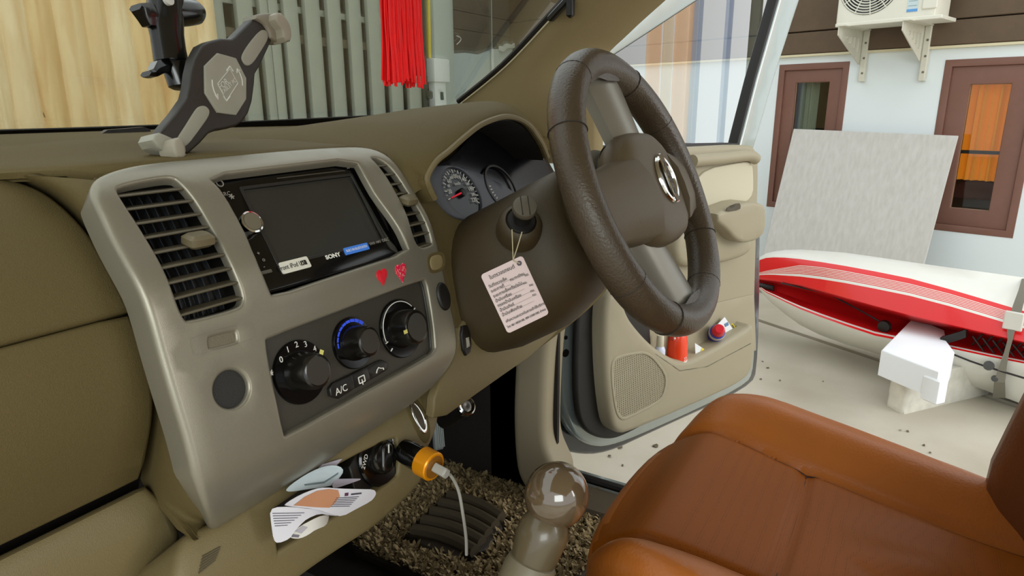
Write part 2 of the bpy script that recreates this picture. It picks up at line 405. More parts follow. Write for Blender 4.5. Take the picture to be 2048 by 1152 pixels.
# boards above the white render: horizontal planks, each its own part
zs = [z_split, WALL.pt(1760, 52)[2], WALL.pt(1760, 52)[2]+.30, WALL.pt(1760, 52)[2]+.6, WALL.pt(1760, 52)[2]+.9, WALL.pt(1760, 52)[2]+1.25]
for i in range(5):
    g = box(WALL.M(-2.175, (zs[i]+zs[i+1])/2, .012), 7.65, zs[i+1]-zs[i]-.008, .03, WALL.ux, WALL.uy, bev=.004); mk('plank', g, brown_wall, wall_r)
g = box(WALL.M(-2.175, zs[0]-.006, .014), 7.65, .014, .03, WALL.ux, WALL.uy); mk('drip_edge', g, mat('cream_edge', 'd9cfae', .6), wall_r)
frame_m = mat('window_frame_paint', '7b5548', .5, bump=.1, bscale=120, var=.08, vscale=20)
pane_m = glass('window_pane', (.93, .95, .93), 1.5, .6)
room_dark = mat('dim_room', '4a4536', .9)
def window(name, x0, z0, x1, z1, fw, inner):
    g = sheet(WALL.M, [(x0, z0), (x1, z0), (x1, z1), (x0, z1)], [[(x0+.035, z0+.035), (x1-.035, z0+.035), (x1-.035, z1-.035), (x0+.035, z1-.035)]], .004, .003, .08, .3)
    w = mk(name, g, frame_m, kind='structure')
    a = .04
    g = sheet(WALL.M, [(x0+a, z0+a), (x1-a, z0+a), (x1-a, z1-a), (x0+a, z1-a)], [[(x0+a+fw, z0+a+fw), (x1-a-fw, z0+a+fw), (x1-a-fw, z1-a-fw), (x0+a+fw, z1-a-fw)]], -.012, .004, .045, .3)
    mk('sash', g, frame_m, w)
    b = a+fw
    g = box(WALL.M((x0+x1)/2, (z0+z1)/2, -.035), x1-x0-2*b+.01, z1-z0-2*b+.01, .005, WALL.ux, WALL.uy); mk('pane', g, pane_m, w)
    for (xa, za, xb, zb) in ((x0+b, z0+b, x1-b, z0+b), (x0+b, z1-b, x1-b, z1-b), (x0+b, z0+b, x0+b, z1-b), (x1-b, z0+b, x1-b, z1-b)):
        g = tube([WALL.M(xa, za, -.03), WALL.M(xb, zb, -.03)], .006, 6); mk('glazing_bead', g, mat('glazing_bead', '9c7f66', .5), w)
    # reveal box behind the pane
    d = .5
    g = Geo(); c = [(x0, z0), (x1, z0), (x1, z1), (x0, z1)]; f = [WALL.M(*p, -.09) for p in c]; k = [WALL.M(*p, -d) for p in c]
    g.add(f+k, [(0, 1, 5, 4), (1, 2, 6, 5), (2, 3, 7, 6), (3, 0, 4, 7), (4, 5, 6, 7)]); mk('room_behind', g, inner, w)
    return w, b
w, b = window('window_1', w1x0, w1z0, w1x1, w1z1, .075, room_dark)
# pale curtain and dark gap seen in the narrow window
gx = w1x0+b
mk('curtain', thick([[WALL.M(gx-.02+.13*i/12, z, -.15+.008*sin(i*1.9)) for z in (w1z0+.1, w1z1-.1)] for i in range(13)], .002), mat('pale_curtain', '8f9c8c', .9), w, 'pale green curtain behind the pane')
mk('window_bar', box(WALL.M((w1x0+w1x1)/2, w1z0+.42, -.05), w1x1-w1x0-.16, .018, .012, WALL.ux, WALL.uy), frame_m, w)
w, b = window('window_2', w2x0, w2z0, w2x1, w2z1, .095, mat('warm_room', '6b4a1e', .9))
cm = mat('orange_curtain', 'd98a1c', .85, emit=.28)  # emission stands in for light from inside the room
zb = w2z0+.47
mk('curtain', thick([[WALL.M(w2x0+.08+(w2x1-w2x0-.16)*i/40, z, -.12+.018*sin(i*1.3)+.01*sin(i*.55)) for z in (w2z0+.3, w2z1-.06)] for i in range(41)], .003), cm, w, 'orange curtain lit from inside')
mk('window_bar', box(WALL.M((w2x0+w2x1)/2, zb, -.05), w2x1-w2x0-.2, .02, .014, WALL.ux, WALL.uy), black_m, w)
g = loft([[WALL.M(w2x0+.2+.16*cos(a)*r, w2z0+.12+.05+.16*sin(a)*r*.7, -.3+.05*(1-r)) for a in [PI*k/12 for k in range(13)]] for r in (1, .8, .5, .1)], closed=False)
mk('room_clutter', g, mat('dark_red_cloth', '5c2416', .8), w)

# front of the carport: rendered wall with dark boards, column
grey_wall = mat('grey_render', 'b9c4bd', .8, bump=.3, bscale=30, var=.06, vscale=4)
YF = 3.45
def fpt(u, v, y=YF): p = onY(u, v, y); return (p.x, p.z)
FR = Plane((0, YF, 0), (1, 0, 0), (0, 0, 1))
x0 = fpt(905, 100)[0]
g = sheet(FR.M, [(x0-.2, -.02), (7.5, -.02), (7.5, 1.5)]+[(fpt(u, v)) for u, v in [(1060, 90), (1010, 97), (985, 100), (960, 110), (930, 106), (905, 108)]]+[(x0-.2, fpt(905, 108)[1])], (), 0, .002, .15, .3)
wf = mk('wall_front', g, grey_wall, kind='structure')
dark_board = mat('dark_board', '5d5547', .8, bump=.4, bscale=25, var=.22, vscale=8)
zt = [fpt(950, 108)[1]-.02, fpt(950, 62)[1], fpt(950, 26)[1], fpt(950, -40)[1], fpt(950, -120)[1], fpt(950, -230)[1]]
for i in range(5):
    mk('board', box(V(((x0+6)/2, YF+.05, (zt[i]+zt[i+1])/2)), 6-x0, zt[i+1]-zt[i]-.006, .03, (1, 0, 0), (0, 0, 1), bev=.004), dark_board, wf)
mk('broken_render_edge', thick([[V((fpt(994+i*6.5, 0)[0], YF-.012, fpt(994+i*6.5, 92-1.2*i+3*sin(i*2.1)+dz)[1])) for dz in (0, 9+2*sin(i*1.3))] for i in range(9)], .02), mat('pale_plaster', 'c9cfc4', .9), wf)
# thin pipe down the wall
xp = fpt(980, 80)[0]
mk('pipe', tube([(xp, YF-.02, 2.4), (xp, YF-.02, fpt(980, 98)[1])], .006, 8), mat('grey_pipe', '9ba39a', .5), wf)
mk('pipe_sleeve', tube([(xp, YF-.025, fpt(980, 98)[1]), (xp, YF-.025, .4)], .014, 8), mat('white_pvc', 'cfd6cf', .5), wf)
mk('cable_loop', tube([V((fpt(908+9*sin(a), 0)[0], YF-.015, fpt(910, 95-17*cos(a*.5)-6)[1])) for a in [PI*k/10*1.0 for k in range(11)]], .004, 6), white_m, wf)
mk('trim_1', box(V((fpt(1110, 20)[0], YF-.03, 1.5)), .12, .1, 3.0), mat('pale_post', 'b5a99a', .7), kind='structure')
# pale column with the switch boxes
YC = 3.28
def cpt(u, v): p = onY(u, v, YC); return (p.x, p.z)
xa, xb = cpt(869, 80)[0], cpt(908, 80)[0]
g = box(V(((xa+xb)/2, YC+.08, 1.5)), xb-xa, .16, 3.0, bev=.008); mk('trim_2', g, mat('pale_column', 'b4beb2', .7, bump=.15, bscale=40, var=.05, vscale=5), kind='structure')
xd0, xd1 = cpt(856, 80)[0], cpt(869, 80)[0]
mk('trim_3', box(V(((xd0+xd1)/2, YC+.12, 1.5)), xd1-xd0, .1, 3.0), mat('brown_post', '6d6250', .8), kind='structure')
t = empty('switch_box', V((cpt(872, 140)[0], YC-.03, cpt(872, 200)[1])), 'white electrical switch boxes with yellow conduit on the pale column', 'switch box')
bx = mat('white_box_plastic', 'e3e8e0', .5)
p0, p1 = cpt(851, 117), cpt(884, 166); mk('upper_box', box(V(((p0[0]+p1[0])/2, YC-.04, (p0[1]+p1[1])/2)), abs(p1[0]-p0[0]), .08, abs(p1[1]-p0[1]), bev=.006), bx, t)
p0, p1 = cpt(857, 168), cpt(881, 216); mk('lower_box', box(V(((p0[0]+p1[0])/2, YC-.03, (p0[1]+p1[1])/2)), abs(p1[0]-p0[0]), .06, abs(p1[1]-p0[1])+.05, bev=.005), bx, t)
p0 = cpt(871, 192); mk('rocker_switch', box(V((p0[0], YC-.062, p0[1])), .035, .012, .06, bev=.003), mat('dark_switch', '46544a', .4), t)
p0 = cpt(853, 117); p1 = cpt(852, -20); mk('conduit', tube([(p0[0], YC-.03, p0[1]), (p1[0], YC-.03, p1[1]+.4)], .013, 10), mat('yellow_conduit', 'e6cf2c', .45), t, 'yellow conduit')

# slatted gate
YG = 3.2
gate = empty('slatted_gate', V((3.2, YG, 0)), 'grey gate of upright slats with rails behind, in front of the bonnet', 'gate')
sl_m = mat('weathered_slat', 'a5aa99', .6, bump=.3, bscale=40, var=.10, vscale=9)
gx = lambda u, v: onY(u, v, YG).x
edges = [(443, 468), (494, 524.5), (538, 553), (555, 573), (584, 611), (625, 653), (668, 693), (708.6, 731.5), (745, 769.5), (783.5, 806), (819, 842)]
for (a, b) in edges:
    xa, xb = gx(a, 240), gx(b, 240)
    mk('slat', box(V(((xa+xb)/2, YG, 1.25)), xb-xa, .03, 2.5, bev=.003), sl_m, gate)
for zz, cc in ((fpt(640, 28, YG+.05)[1], 0), (fpt(640, 84, YG+.05)[1], 1), (.35, 1), (.9, 1)):
    mk('rail', box(V((3.1, YG+.045, zz)), 1.85, .04, .05 if cc else .036), sl_m if cc == 0 else mat('rail_paint', '6f6653', .7), gate)
for u in (563, 502, 807):
    mk('guide_track', box(V((gx(u, 240), YG+.03, 1.25)), .022, .05, 2.5), mat('dark_track', '4c4638', .6), gate)
mk('gate_post', box(V((gx(849, 240), YG+.01, 1.25)), .05, .07, 2.5, bev=.004), mat('dark_post', '3f4238', .5), gate)
mk('gate_latch', box(V((gx(850, 190), YG-.04, fpt(850, 190, YG)[1])), .045, .04, .06, bev=.008), mat('dark_post', '3f4238'), gate)
mk('trim_4', box(V((3.3, YG+.6, 1.3)), 3.4, .06, 2.6), mat('dim_back_boards', '40372a', .9), kind='structure')
# ribbed wood panel on the left
def make_wood(nm, ca, cb):
    wood = mat(nm, 'dcbd80', .5, bump=.1, bscale=30)
    N, L, b_ = nodes(wood)
    tc = N.new('ShaderNodeTexCoord'); mp = N.new('ShaderNodeMapping'); mp.inputs['Scale'].default_value = (9, 1, .8); wv = N.new('ShaderNodeTexNoise'); wv.inputs['Scale'].default_value = 3; wv.inputs['Detail'].default_value = 6; wv.inputs['Distortion'].default_value = .6
    rp = N.new('ShaderNodeValToRGB'); rp.color_ramp.elements[0].position = .3; rp.color_ramp.elements[0].color = (*hexc(ca), 1); rp.color_ramp.elements[1].position = .62; rp.color_ramp.elements[1].color = (*hexc(cb), 1)
    L.new(tc.outputs['Object'], mp.inputs['Vector']); L.new(mp.outputs[0], wv.inputs['Vector']); L.new(wv.outputs['Fac'], rp.inputs[0]); L.new(rp.outputs[0], b_.inputs['Base Color']); return wood
woods = [make_wood('ribbed_wood_pale', 'e2c084', 'f8e4b4'), make_wood('ribbed_wood_honey', 'd6ab68', 'ecd094'), make_wood('ribbed_wood_mid', 'dcb576', 'f2d9a2')]
YW = 3.08
def opt(u, v): p = onY(u, v, YW); return p
xr = opt(430, 120).x; xs = []; x = xr; k = 0
panel = empty('ribbed_wood_panel', V((1.6, YW, 0)), 'honey coloured ribbed wood panel left of the slatted gate', 'panel')
while x > .2:
    wdt = .105+.02*sin(k*2.3); secs = []
    for zz in (0, .9, 1.39, 1.42, 1.8, 2.4):
        secs.append([V((x-wdt*q, YW-.028*sin(PI*q)**.6-(.006 if zz > 1.4 else 0), zz)) for q in (0, .12, .3, .5, .7, .88, 1)])
    mk('rib', thick(secs, -.02), woods[(k*2+k//3) % 3], panel, weld=False); x -= wdt; k += 1
g = Geo()
for (u, v, s) in [(230, 78, 4), (237, 115, 2.5), (233, 142, 2), (218, 203, 4), (64, 75, 1.5)]:
    p = opt(u, v); lathe(p-V((0, .030, 0)), (0, -1, 0), [(s*.0022, 0), (s*.0016, .004)], 8, g)
for a, b in (((52, 72), (90, 110)), ((43, 10), (52, 70)), ((78, 225), (88, 240))):
    tube([opt(*a)-V((0, .032, 0)), opt((a[0]+b[0])/2-2, (a[1]+b[1])/2)-V((0, .032, 0)), opt(*b)-V((0, .032, 0))], .0022, 4, g)
mk('crack_and_knot', g, mat('dark_crack', '4f3c22', .9), panel, weld=False)
mk('board_backing', box(WALL.M(-2.175, zs[0]+.6, -.03), 7.65, 1.3, .02, WALL.ux, WALL.uy), brown_wall, wall_r)  # added behind the planks so no light shows through their gaps

# ================================================================== THE CAR: dashboard
XA, XZ = (1, 0, 0), (0, 0, 1)
S = Prof([(.612, 1.2065), (.60, 1.2045), (.571, 1.188), (.548, 1.152), (.519, 1.108), (.5025, 1.05), (.486, .987), (.479, .952), (.479, .934), (.485, .913), (.499, .889), (.52, .868), (.54, .86)])   # centre stack
Gp = Prof([(.80, 1.212), (.74, 1.207), (.68, 1.198), (.645, 1.182), (.605, 1.152), (.575, 1.117), (.56, 1.085), (.546, 1.053), (.543, 1.013), (.551, .976), (.58, .911), (.60, .87)])  # glove box side
G2 = Prof([(.605, .925), (.58, .905), (.572, .86), (.585, .80), (.62, .72), (.66, .66)])
Dp = Prof([(.61, 1.205), (.575, 1.165), (.552, 1.11), (.535, 1.07), (.518, 1.0), (.507, .93), (.50, .87), (.512, .84), (.56, .83)])  # driver's panel
Cn = Prof([(.54, .90), (.515, .872), (.50, .84), (.495, .80), (.497, .76), (.515, .71), (.55, .68)])  # lower console
dash = empty('dashboard', V((.5, .7, .8)), 'olive brown moulded dashboard of the car with glove box and instrument hood', 'dashboard')

# dash pad: the top of the dashboard, front edge to windscreen
def pad_front(x):
    if x < .255: return .692, 1.199
    if x < .31: t = (x-.255)/.055; return .692-.088*t, 1.199+.0045*t
    if x < .64: return .604, 1.2035
    if x < .70: t = (x-.64)/.06; return .604+.01*t, 1.2035-.012*t
    return .614, 1.1915
secs = []
XS = [-.45+.025*i for i in range(69)]
for x in XS:
    y0, z0 = pad_front(x); row = []
    ye = 1.10-.25*((x-.48)/.7)**2
    dp_ = .008 if x < .31 else .03
    row.append(V((x, y0+.004, z0-dp_))); row.append(V((x, y0, z0-dp_*.3)))
    for k in range(15):
        t = k/14; y = y0+.006+(ye-y0-.006)*t
        z = z0+(1.2185-z0)*min(1, t*1.15)
        z += .0115*math.exp(-((x-.40)/.10)**2-((y-.735)/.05)**2)+.006*math.exp(-((x-.15)/.2)**2-((y-.78)/.06)**2)
        z -= .007*math.exp(-((y-.86)/.05)**2)
        row.append(V((x, y, z)))
    secs.append(row)
mk('dash_pad', thick(secs, .012), dash_m, dash, angle=60)

# glove box lids
def side(Sx, pts, x_left, close=True):
    P = px(Sx, pts); return P
seam = [(180, 452), (240, 548), (270, 615), (300, 690), (318, 780), (318, 850), (300, 960)]
up = [Gp.hit(0, 350), Gp.hit(55, 365), Gp.hit(98, 389), Gp.hit(166, 457), Gp.hit(222, 554), Gp.hit(252, 612)]
s0 = Gp.hit(0, 673)[1]; up = [(-.3, up[0][1]-.004)]+up+[(up[-1][0]-.004, s0), (-.3, s0)]
up = up[:1]+chaikin(up[1:-2], 2, False)+up[-2:]
mk('upper_glove_lid', sheet(Gp.M, up, (), -.004, .006, .03, .022), dash_m, dash)
s1, s2 = Gp.hit(0, 708)[1], Gp.hit(0, 1097)[1]
lo = [Gp.hit(*p) for p in [(257, 636), (284, 695), (301, 780), (302, 850), (286, 938)]]
lo = [(-.3, s1)]+[(lo[0][0], s1)]+chaikin(lo, 2, False)+[(lo[-1][0]-.002, s2), (-.3, s2)]
mk('lower_glove_lid', sheet(Gp.M, lo, (), -.004, .006, .03, .022), dash_m, dash)
bl = [G2.hit(*p) for p in [(290, 990), (326, 1030), (346, 1075), (350, 1150)]]
q0 = G2.hit(0, 1136)[1]; bl = [(-.3, q0), (bl[0][0]-.004, q0)]+bl+[(bl[-1][0], G2.L[-1]-.01), (-.3, G2.L[-1]-.01)]
mk('lower_passenger_panel', sheet(G2.M, bl, (), 0, .01, .04, .025), dash_low_m, dash)
mk('seam_backing', sheet(Gp.M, [(-.3, .02), (.31, .02), (.31, Gp.L[-1]-.005), (-.3, Gp.L[-1]-.005)], (), -.022, 0, .004, .04), rubber_m, dash)

# side of the centre stack: from the glove box seam out to the silver facia
FL = [(203, 362), (200, 385), (232, 445), (272, 522), (312, 605), (343, 715), (368, 800), (390, 870), (418, 1030), (430, 1078)]
SL = [(20, 352), (110, 388), (182, 452), (240, 545), (272, 615), (303, 690), (321, 780), (321, 850), (303, 962), (386, 1080)]
a = catmull([tuple(S.pt(u, v, -.008)) for u, v in FL], 5); b = catmull([tuple(Gp.pt(u, v, -.003)) for u, v in SL[:-1]]+[tuple(onY(386, 1080, .512))], 5)
secs = []
for p, q in zip(a, b):
    p, q = V(p), V(q); row = []
    e = q+V((.004, .03, -.002)); row.append(e); row.append(q)
    for t in (.12, .3, .5, .7, .88, 1.0):
        m_ = q.lerp(p, t); m_ += V((-.010, -.007, .003))*sin(PI*t)**.8*(1 if t < 1 else 0)*min(1, (len(a)-1-len(secs))/8); row.append(m_)
    row.append(p+V((.006, .01, 0))); secs.append(row)
mk('stack_side', thick(secs, .006), dash_m, dash, angle=70)

# lower console with the tray
con = [(378, 1085), (432, 1070), (540, 998), (700, 884), (800, 822), (866, 782), (872, 800), (868, 850), (858, 880), (846, 900), (842, 950), (835, 966), (760, 1040), (660, 1100), (560, 1172), (470, 1235), (372, 1235)]
traypx = [(539, 1020), (542, 1013), (560, 1000), (640, 946), (694, 910), (785, 868), (797, 872), (800, 885), (803, 940), (796, 962), (725, 1008), (640, 1060), (562, 1107), (553, 1114), (551, 1106), (546, 1075)]
conP = px(Cn, con); trayP = px(Cn, traypx)
o_ = mk('lower_console', sheet(Cn.M, chaikin(conP, 2), [chaikin(trayP, 1)], 0, .012, .08, .014, hroll=.004, hdepth=.05), dash_low_m, dash)
xs_ = [p[0] for p in trayP]; ss_ = [p[1] for p in trayP]
mk('tray_liner', sheet(Cn.M, [(min(xs_)-.02, min(ss_)-.02), (max(xs_)+.02, min(ss_)-.02), (max(xs_)+.02, max(ss_)+.02), (min(xs_)-.02, max(ss_)+.02)], (), -.05, 0, .004, .03), black_m, dash)
# little louvres moulded at the foot of the console
for i in range(6):
    a_, b_ = Cn.hit(398+i*1.5, 1146-i*6.5, .001), Cn.hit(431+i*2, 1120-i*5.2, .001)
    mk('louvre_groove', tube([Cn.M(*a_, .0005), Cn.M(*b_, .0002)], .0010, 5), mat('groove_dark', '5c523b', .7), dash)
# driver's panel
dp = [(742, 292), (790, 318), (838, 352), (848, 362), (858, 388), (878, 414), (905, 436), (935, 444), (985, 428), (1040, 408), (1100, 372), (1140, 380), (1200, 480), (1230, 560), (1175, 620), (1080, 694), (975, 768), (862, 846), (868, 790), (912, 715), (916, 640), (898, 560), (878, 480), (845, 395), (800, 335)]
mk('driver_side_panel', sheet(Dp.M, chaikin(px(Dp, dp), 2), (), 0, .006, .03, .018), dash_m, dash)
# lower edge trim of the driver's panel: paler, below the seam
dl = [(922, 642), (950, 655), (968, 682), (1005, 690), (1060, 655), (1130, 612), (1160, 606), (1082, 696), (975, 770), (864, 850), (872, 780), (918, 708)]
mk('knee_panel', sheet(Dp.M, chaikin(px(Dp, dl, .006), 1), (), .006, .003, .012, .018), dash_low_m, dash)
mk('panel_switch', sheet(Dp.M, chaikin(px(Dp, [(924, 656), (938, 652), (944, 700), (930, 712)], .010), 1), (), .010, .002, .008, .006), black_m, dash)
mk('panel_switch_mark', sheet(Dp.M, px(Dp, [(932, 676), (938, 674), (940, 692), (934, 696)], .0108), (), .0108, 0, .0006, .006), mat('grey_mark', '9a9484', .5), dash)
mk('panel_recess_shade', sheet(Dp.M, chaikin(px(Dp, [(944, 658), (990, 640), (1040, 640), (1050, 655), (1012, 682), (975, 678)], .0075), 2), (), .0075, 0, .002, .012), black_m, dash)  # flat black patch painted as the shade of a recess

# instrument hood
def smooth_(a, b, x): t = min(1, max(0, (x-a)/(b-a))); return t*t*(3-2*t)
lip = [(866, 398), (855, 376), (851, 354), (868, 324), (893, 303), (924, 276), (955, 252), (985, 239), (1010, 234), (1035, 239), (1055, 252), (1070, 272), (1082, 292), (1092, 316)]
crest = [(828, 388), (800, 350), (768, 312), (752, 276), (776, 247), (815, 233), (860, 220), (905, 210), (945, 204), (985, 203), (1020, 212), (1050, 234), (1078, 264), (1100, 305)]
lipP = catmull([tuple(onY(u, v, .535)) for u, v in lip], 5); crY = [.545, .565, .60, .64]+[.65]*10
assert len(crest) == len(lip)
crP = catmull([tuple(onY(u, v, yy)) for (u, v), yy in zip(crest, crY)], 5)
secs = []
n_ = len(lipP)
for i, (p, c) in enumerate(zip(lipP, crP)):
    p, c = V(p), V(c); t = i/(n_-1)
    bk = V((.56+.68*t, .97-.13*max(0, t-.5)*2, 1.213)); bk = bk.lerp(c+V((-.03, .05, -.03)), smooth_(.22, .05, t) if t < .22 else 0); up_ = V((-.35+.7*t, 0, 1)).normalized()
    row = [p+V((0, .05, 0))-up_*.004, p+V((0, .012, 0))-up_*.003, p-V((0, .001, 0)), p+up_*.0035-V((0, .003, 0)), p+up_*.007, ]
    for s_ in (.2, .4, .6, .8): 
        m_ = (p+up_*.007).lerp(c, s_); m_.z += .006*sin(PI*s_); row.append(m_)
    row.append(c)
    for s_ in (.25, .5, .75, 1): m_ = c.lerp(bk, s_); m_.z += .010*sin(PI*s_)*(1-s_); row.append(m_)
    secs.append(row)
mk('instrument_hood', thick(secs, .004), dash_m, dash, angle=70)
# pale lip bead
mk('hood_lip', tube([V(p)+V((0, -.003, .0005)) for p in lipP], .0042, 8), dash_low_m, dash)
# inside of the hood
secs = []
for p in lipP:
    p = V(p); c = V((.86, .64, 1.165)); secs.append([p+V((0, .004, -.002)), p.lerp(c, .12)+V((0, .05, 0)), p.lerp(c, .3)+V((0, .095, 0)), V((p.x*.8+.86*.2, .655, max(1.15, p.z-.02)))])
mk('hood_lining', thick(secs, .003), black_m, dash, angle=70)
# instrument cluster on a reclined plane
CL = Plane(onY(935, 438, .545), XA, (0, sin(.5), cos(.5)))
clus = [(850, 352), (862, 335), (905, 318), (960, 250), (1010, 240), (1060, 262), (1095, 320), (1112, 350), (1080, 385), (1010, 420), (935, 441), (905, 434), (878, 412), (860, 386)]
cl = mk('instrument_cluster', sheet(CL.M, chaikin(px(CL, clus, -.002), 1), (), -.002, .001, .006, .012), mat('cluster_black', '0d0c10', .22, spec=.6), dash)
band = [(851, 352), (864, 334), (905, 330), (960, 346), (1010, 372), (1050, 400), (1010, 420), (935, 440), (905, 433), (879, 411), (861, 386)]
blue_m = mat('cluster_bluegrey', '4a4b52', .4, bump=.1, bscale=900)
dc = CL.hit(929, 386, .004); 
# dial disc
e1 = CL.hit(918, 333, .004); e2 = CL.hit(934, 437, .004); R_ = .5*math.hypot(e1[0]-e2[0], e1[1]-e2[1]); dc = ((e1[0]+e2[0])/2, (e1[1]+e2[1])/2)
mk('cluster_bezel', sheet(CL.M, chaikin(px(CL, band, .003), 1), [circ(dc, R_*.97)], .003, .001, .006, .012, hroll=.0015, hdepth=.008), blue_m, cl)
mk('speedometer_dial', sheet(CL.M, circ(dc, R_*.97), (), -.001, 0, .002, .01), mat('dial_face', '17191c', .3), cl)
nd = V((CL.hit(904, 396)[0]-dc[0], CL.hit(904, 396)[1]-dc[1])); a0 = math.atan2(nd.y, nd.x)
gt = Geo(); A0 = PI+.62; A1 = -.62-.0
# scale: 0 at lower left running clockwise to 220 at lower right
def ang_(u, v): q = CL.hit(u, v, .0015); return math.atan2(q[1]-dc[1], q[0]-dc[0])
A0 = ang_(900, 397.5)%(2*PI); A1 = ang_(966, 410)
for k in range(23):
    a = A0-(A0-A1)*k/22; big = k % 2 == 0
    for_r = R_*.86; ln = R_*(.13 if big else .08); w_ = .0014 if big else .0008
    c_ = CL.M(dc[0]+cos(a)*(for_r-ln/2), dc[1]+sin(a)*(for_r-ln/2), .0015)
    box(c_, ln, w_, .0006, CL.ux*cos(a)+CL.uy*sin(a), CL.uy*cos(a)-CL.ux*sin(a), g=gt)
    if big and k > 1:
        gt.merge(text_geo(str(k*10), CL.M(dc[0]+cos(a)*R_*.60, dc[1]+sin(a)*R_*.60, .0015), CL.ux, CL.uy, .0095 if k in (2, 6, 10, 14, 18, 22) else .0065))
gt.merge(text_geo('km/h', CL.M(dc[0], dc[1]+R_*.34, .0015), CL.ux, CL.uy, .007))
setp(mk('dial_scale', gt, white_m, cl, weld=False), 'white figures 20 to 220 and tick marks', kind='stuff')
a = A0
tip = CL.M(dc[0]+cos(a)*R_*.74, dc[1]+sin(a)*R_*.74, .004); mk('needle', tube([CL.M(dc[0], dc[1], .004), tip], [.0016, .0009], 6), mat('red_needle', 'e6142c', .4, emit=.35), cl, 'red needle')
mk('needle_hub', lathe(CL.M(dc[0], dc[1], 0), CL.n, [(.0065, 0), (.0065, .005), (.004, .006)], 20), black_m, cl)
d2 = (dc[0]+.105, dc[1]-.004)
mk('tachometer_ring', sheet(CL.M, circ(d2, R_*.9), [circ(d2, R_*.84)], .0045, .0005, .003, .01), black_m, cl)
gt = Geo()
for k in range(5):
    a = PI+.5-.16*k; c_ = CL.M(d2[0]+cos(a)*R_*.76, d2[1]+sin(a)*R_*.76, .0055); box(c_, R_*.1, .0014, .0006, CL.ux*cos(a)+CL.uy*sin(a), CL.uy*cos(a)-CL.ux*sin(a), g=gt)
setp(mk('tachometer_scale', gt, white_m, cl, weld=False), 'white tick marks of the half hidden second dial', kind='stuff')

# ================================================================== centre facia
fac = empty('centre_facia', S.pt(600, 620), 'silver plastic centre facia with two louvred air vents', 'facia')
outl = [(201, 368), (212, 354), (260, 336), (330, 326), (400, 320), (500, 310), (600, 301), (700, 295), (738, 297), (768, 309), (817, 366), (849, 426), (871, 488), (881, 530), (895, 600), (908, 655), (912, 690), (898, 732), (862, 776), (800, 824), (700, 888), (540, 1002), (436, 1074), (428, 1064), (410, 985), (386, 870), (364, 800), (339, 715), (308, 605), (268, 522), (228, 445), (204, 392)]
ventL = [(222, 376), (243, 364), (321, 349), (349, 350), (363, 359), (405, 410), (440, 470), (472, 537), (493, 589), (492, 612), (475, 625), (377, 651), (365, 645), (349, 614), (314, 523), (275, 456), (243, 410)]
ventR = [(733, 311), (762, 312), (806, 357), (840, 413), (863, 464), (869, 489), (864, 496), (838, 502), (822, 470), (806, 414), (781, 367), (755, 332)]
ster = [(404, 347), (560, 329), (708, 312), (742, 366), (785, 428), (813, 477), (824, 508), (690, 552), (545, 602), (535, 582), (507, 519), (479, 449), (447, 392)]
acp = [(526, 682), (532, 671), (680, 616), (846, 553), (856, 560), (864, 600), (875, 690), (874, 704), (864, 716), (720, 797), (574, 880), (563, 876), (540, 760)]
plug = S.hit(464, 778)
swL = [(411, 673), (420, 667), (470, 655), (478, 661), (481, 684), (474, 691), (420, 704), (413, 698)]
swR = [(859, 514), (878, 509), (886, 514), (886, 534), (868, 541), (861, 536)]
OV = S.hit(886, 593)
H = [chaikin(px(S, ventL), 2), chaikin(px(S, ventR), 2), chaikin(px(S, ster), 1), chaikin(px(S, acp), 1)]
swLP, swRP = chaikin(px(S, swL), 2), chaikin(px(S, swR), 2)
plugP = circ(plug, .0205, n=36)
ovP = circ(OV, .0095, .0165, 28)
mk('facia_panel', sheet(S.M, chaikin(px(S, outl), 2), H+[swLP, swRP, plugP, ovP], 0, .007, .03, .011, hroll=.0035, hdepth=.010, seg=4), silver_m, fac, angle=50)
# backing behind the openings
mk('facia_backing', sheet(S.M, [(.31, .03), (.62, .03), (.655, .2), (.60, .33), (.36, .40), (.31, .15)], (), -.045, 0, .003, .03), rubber_m, fac)
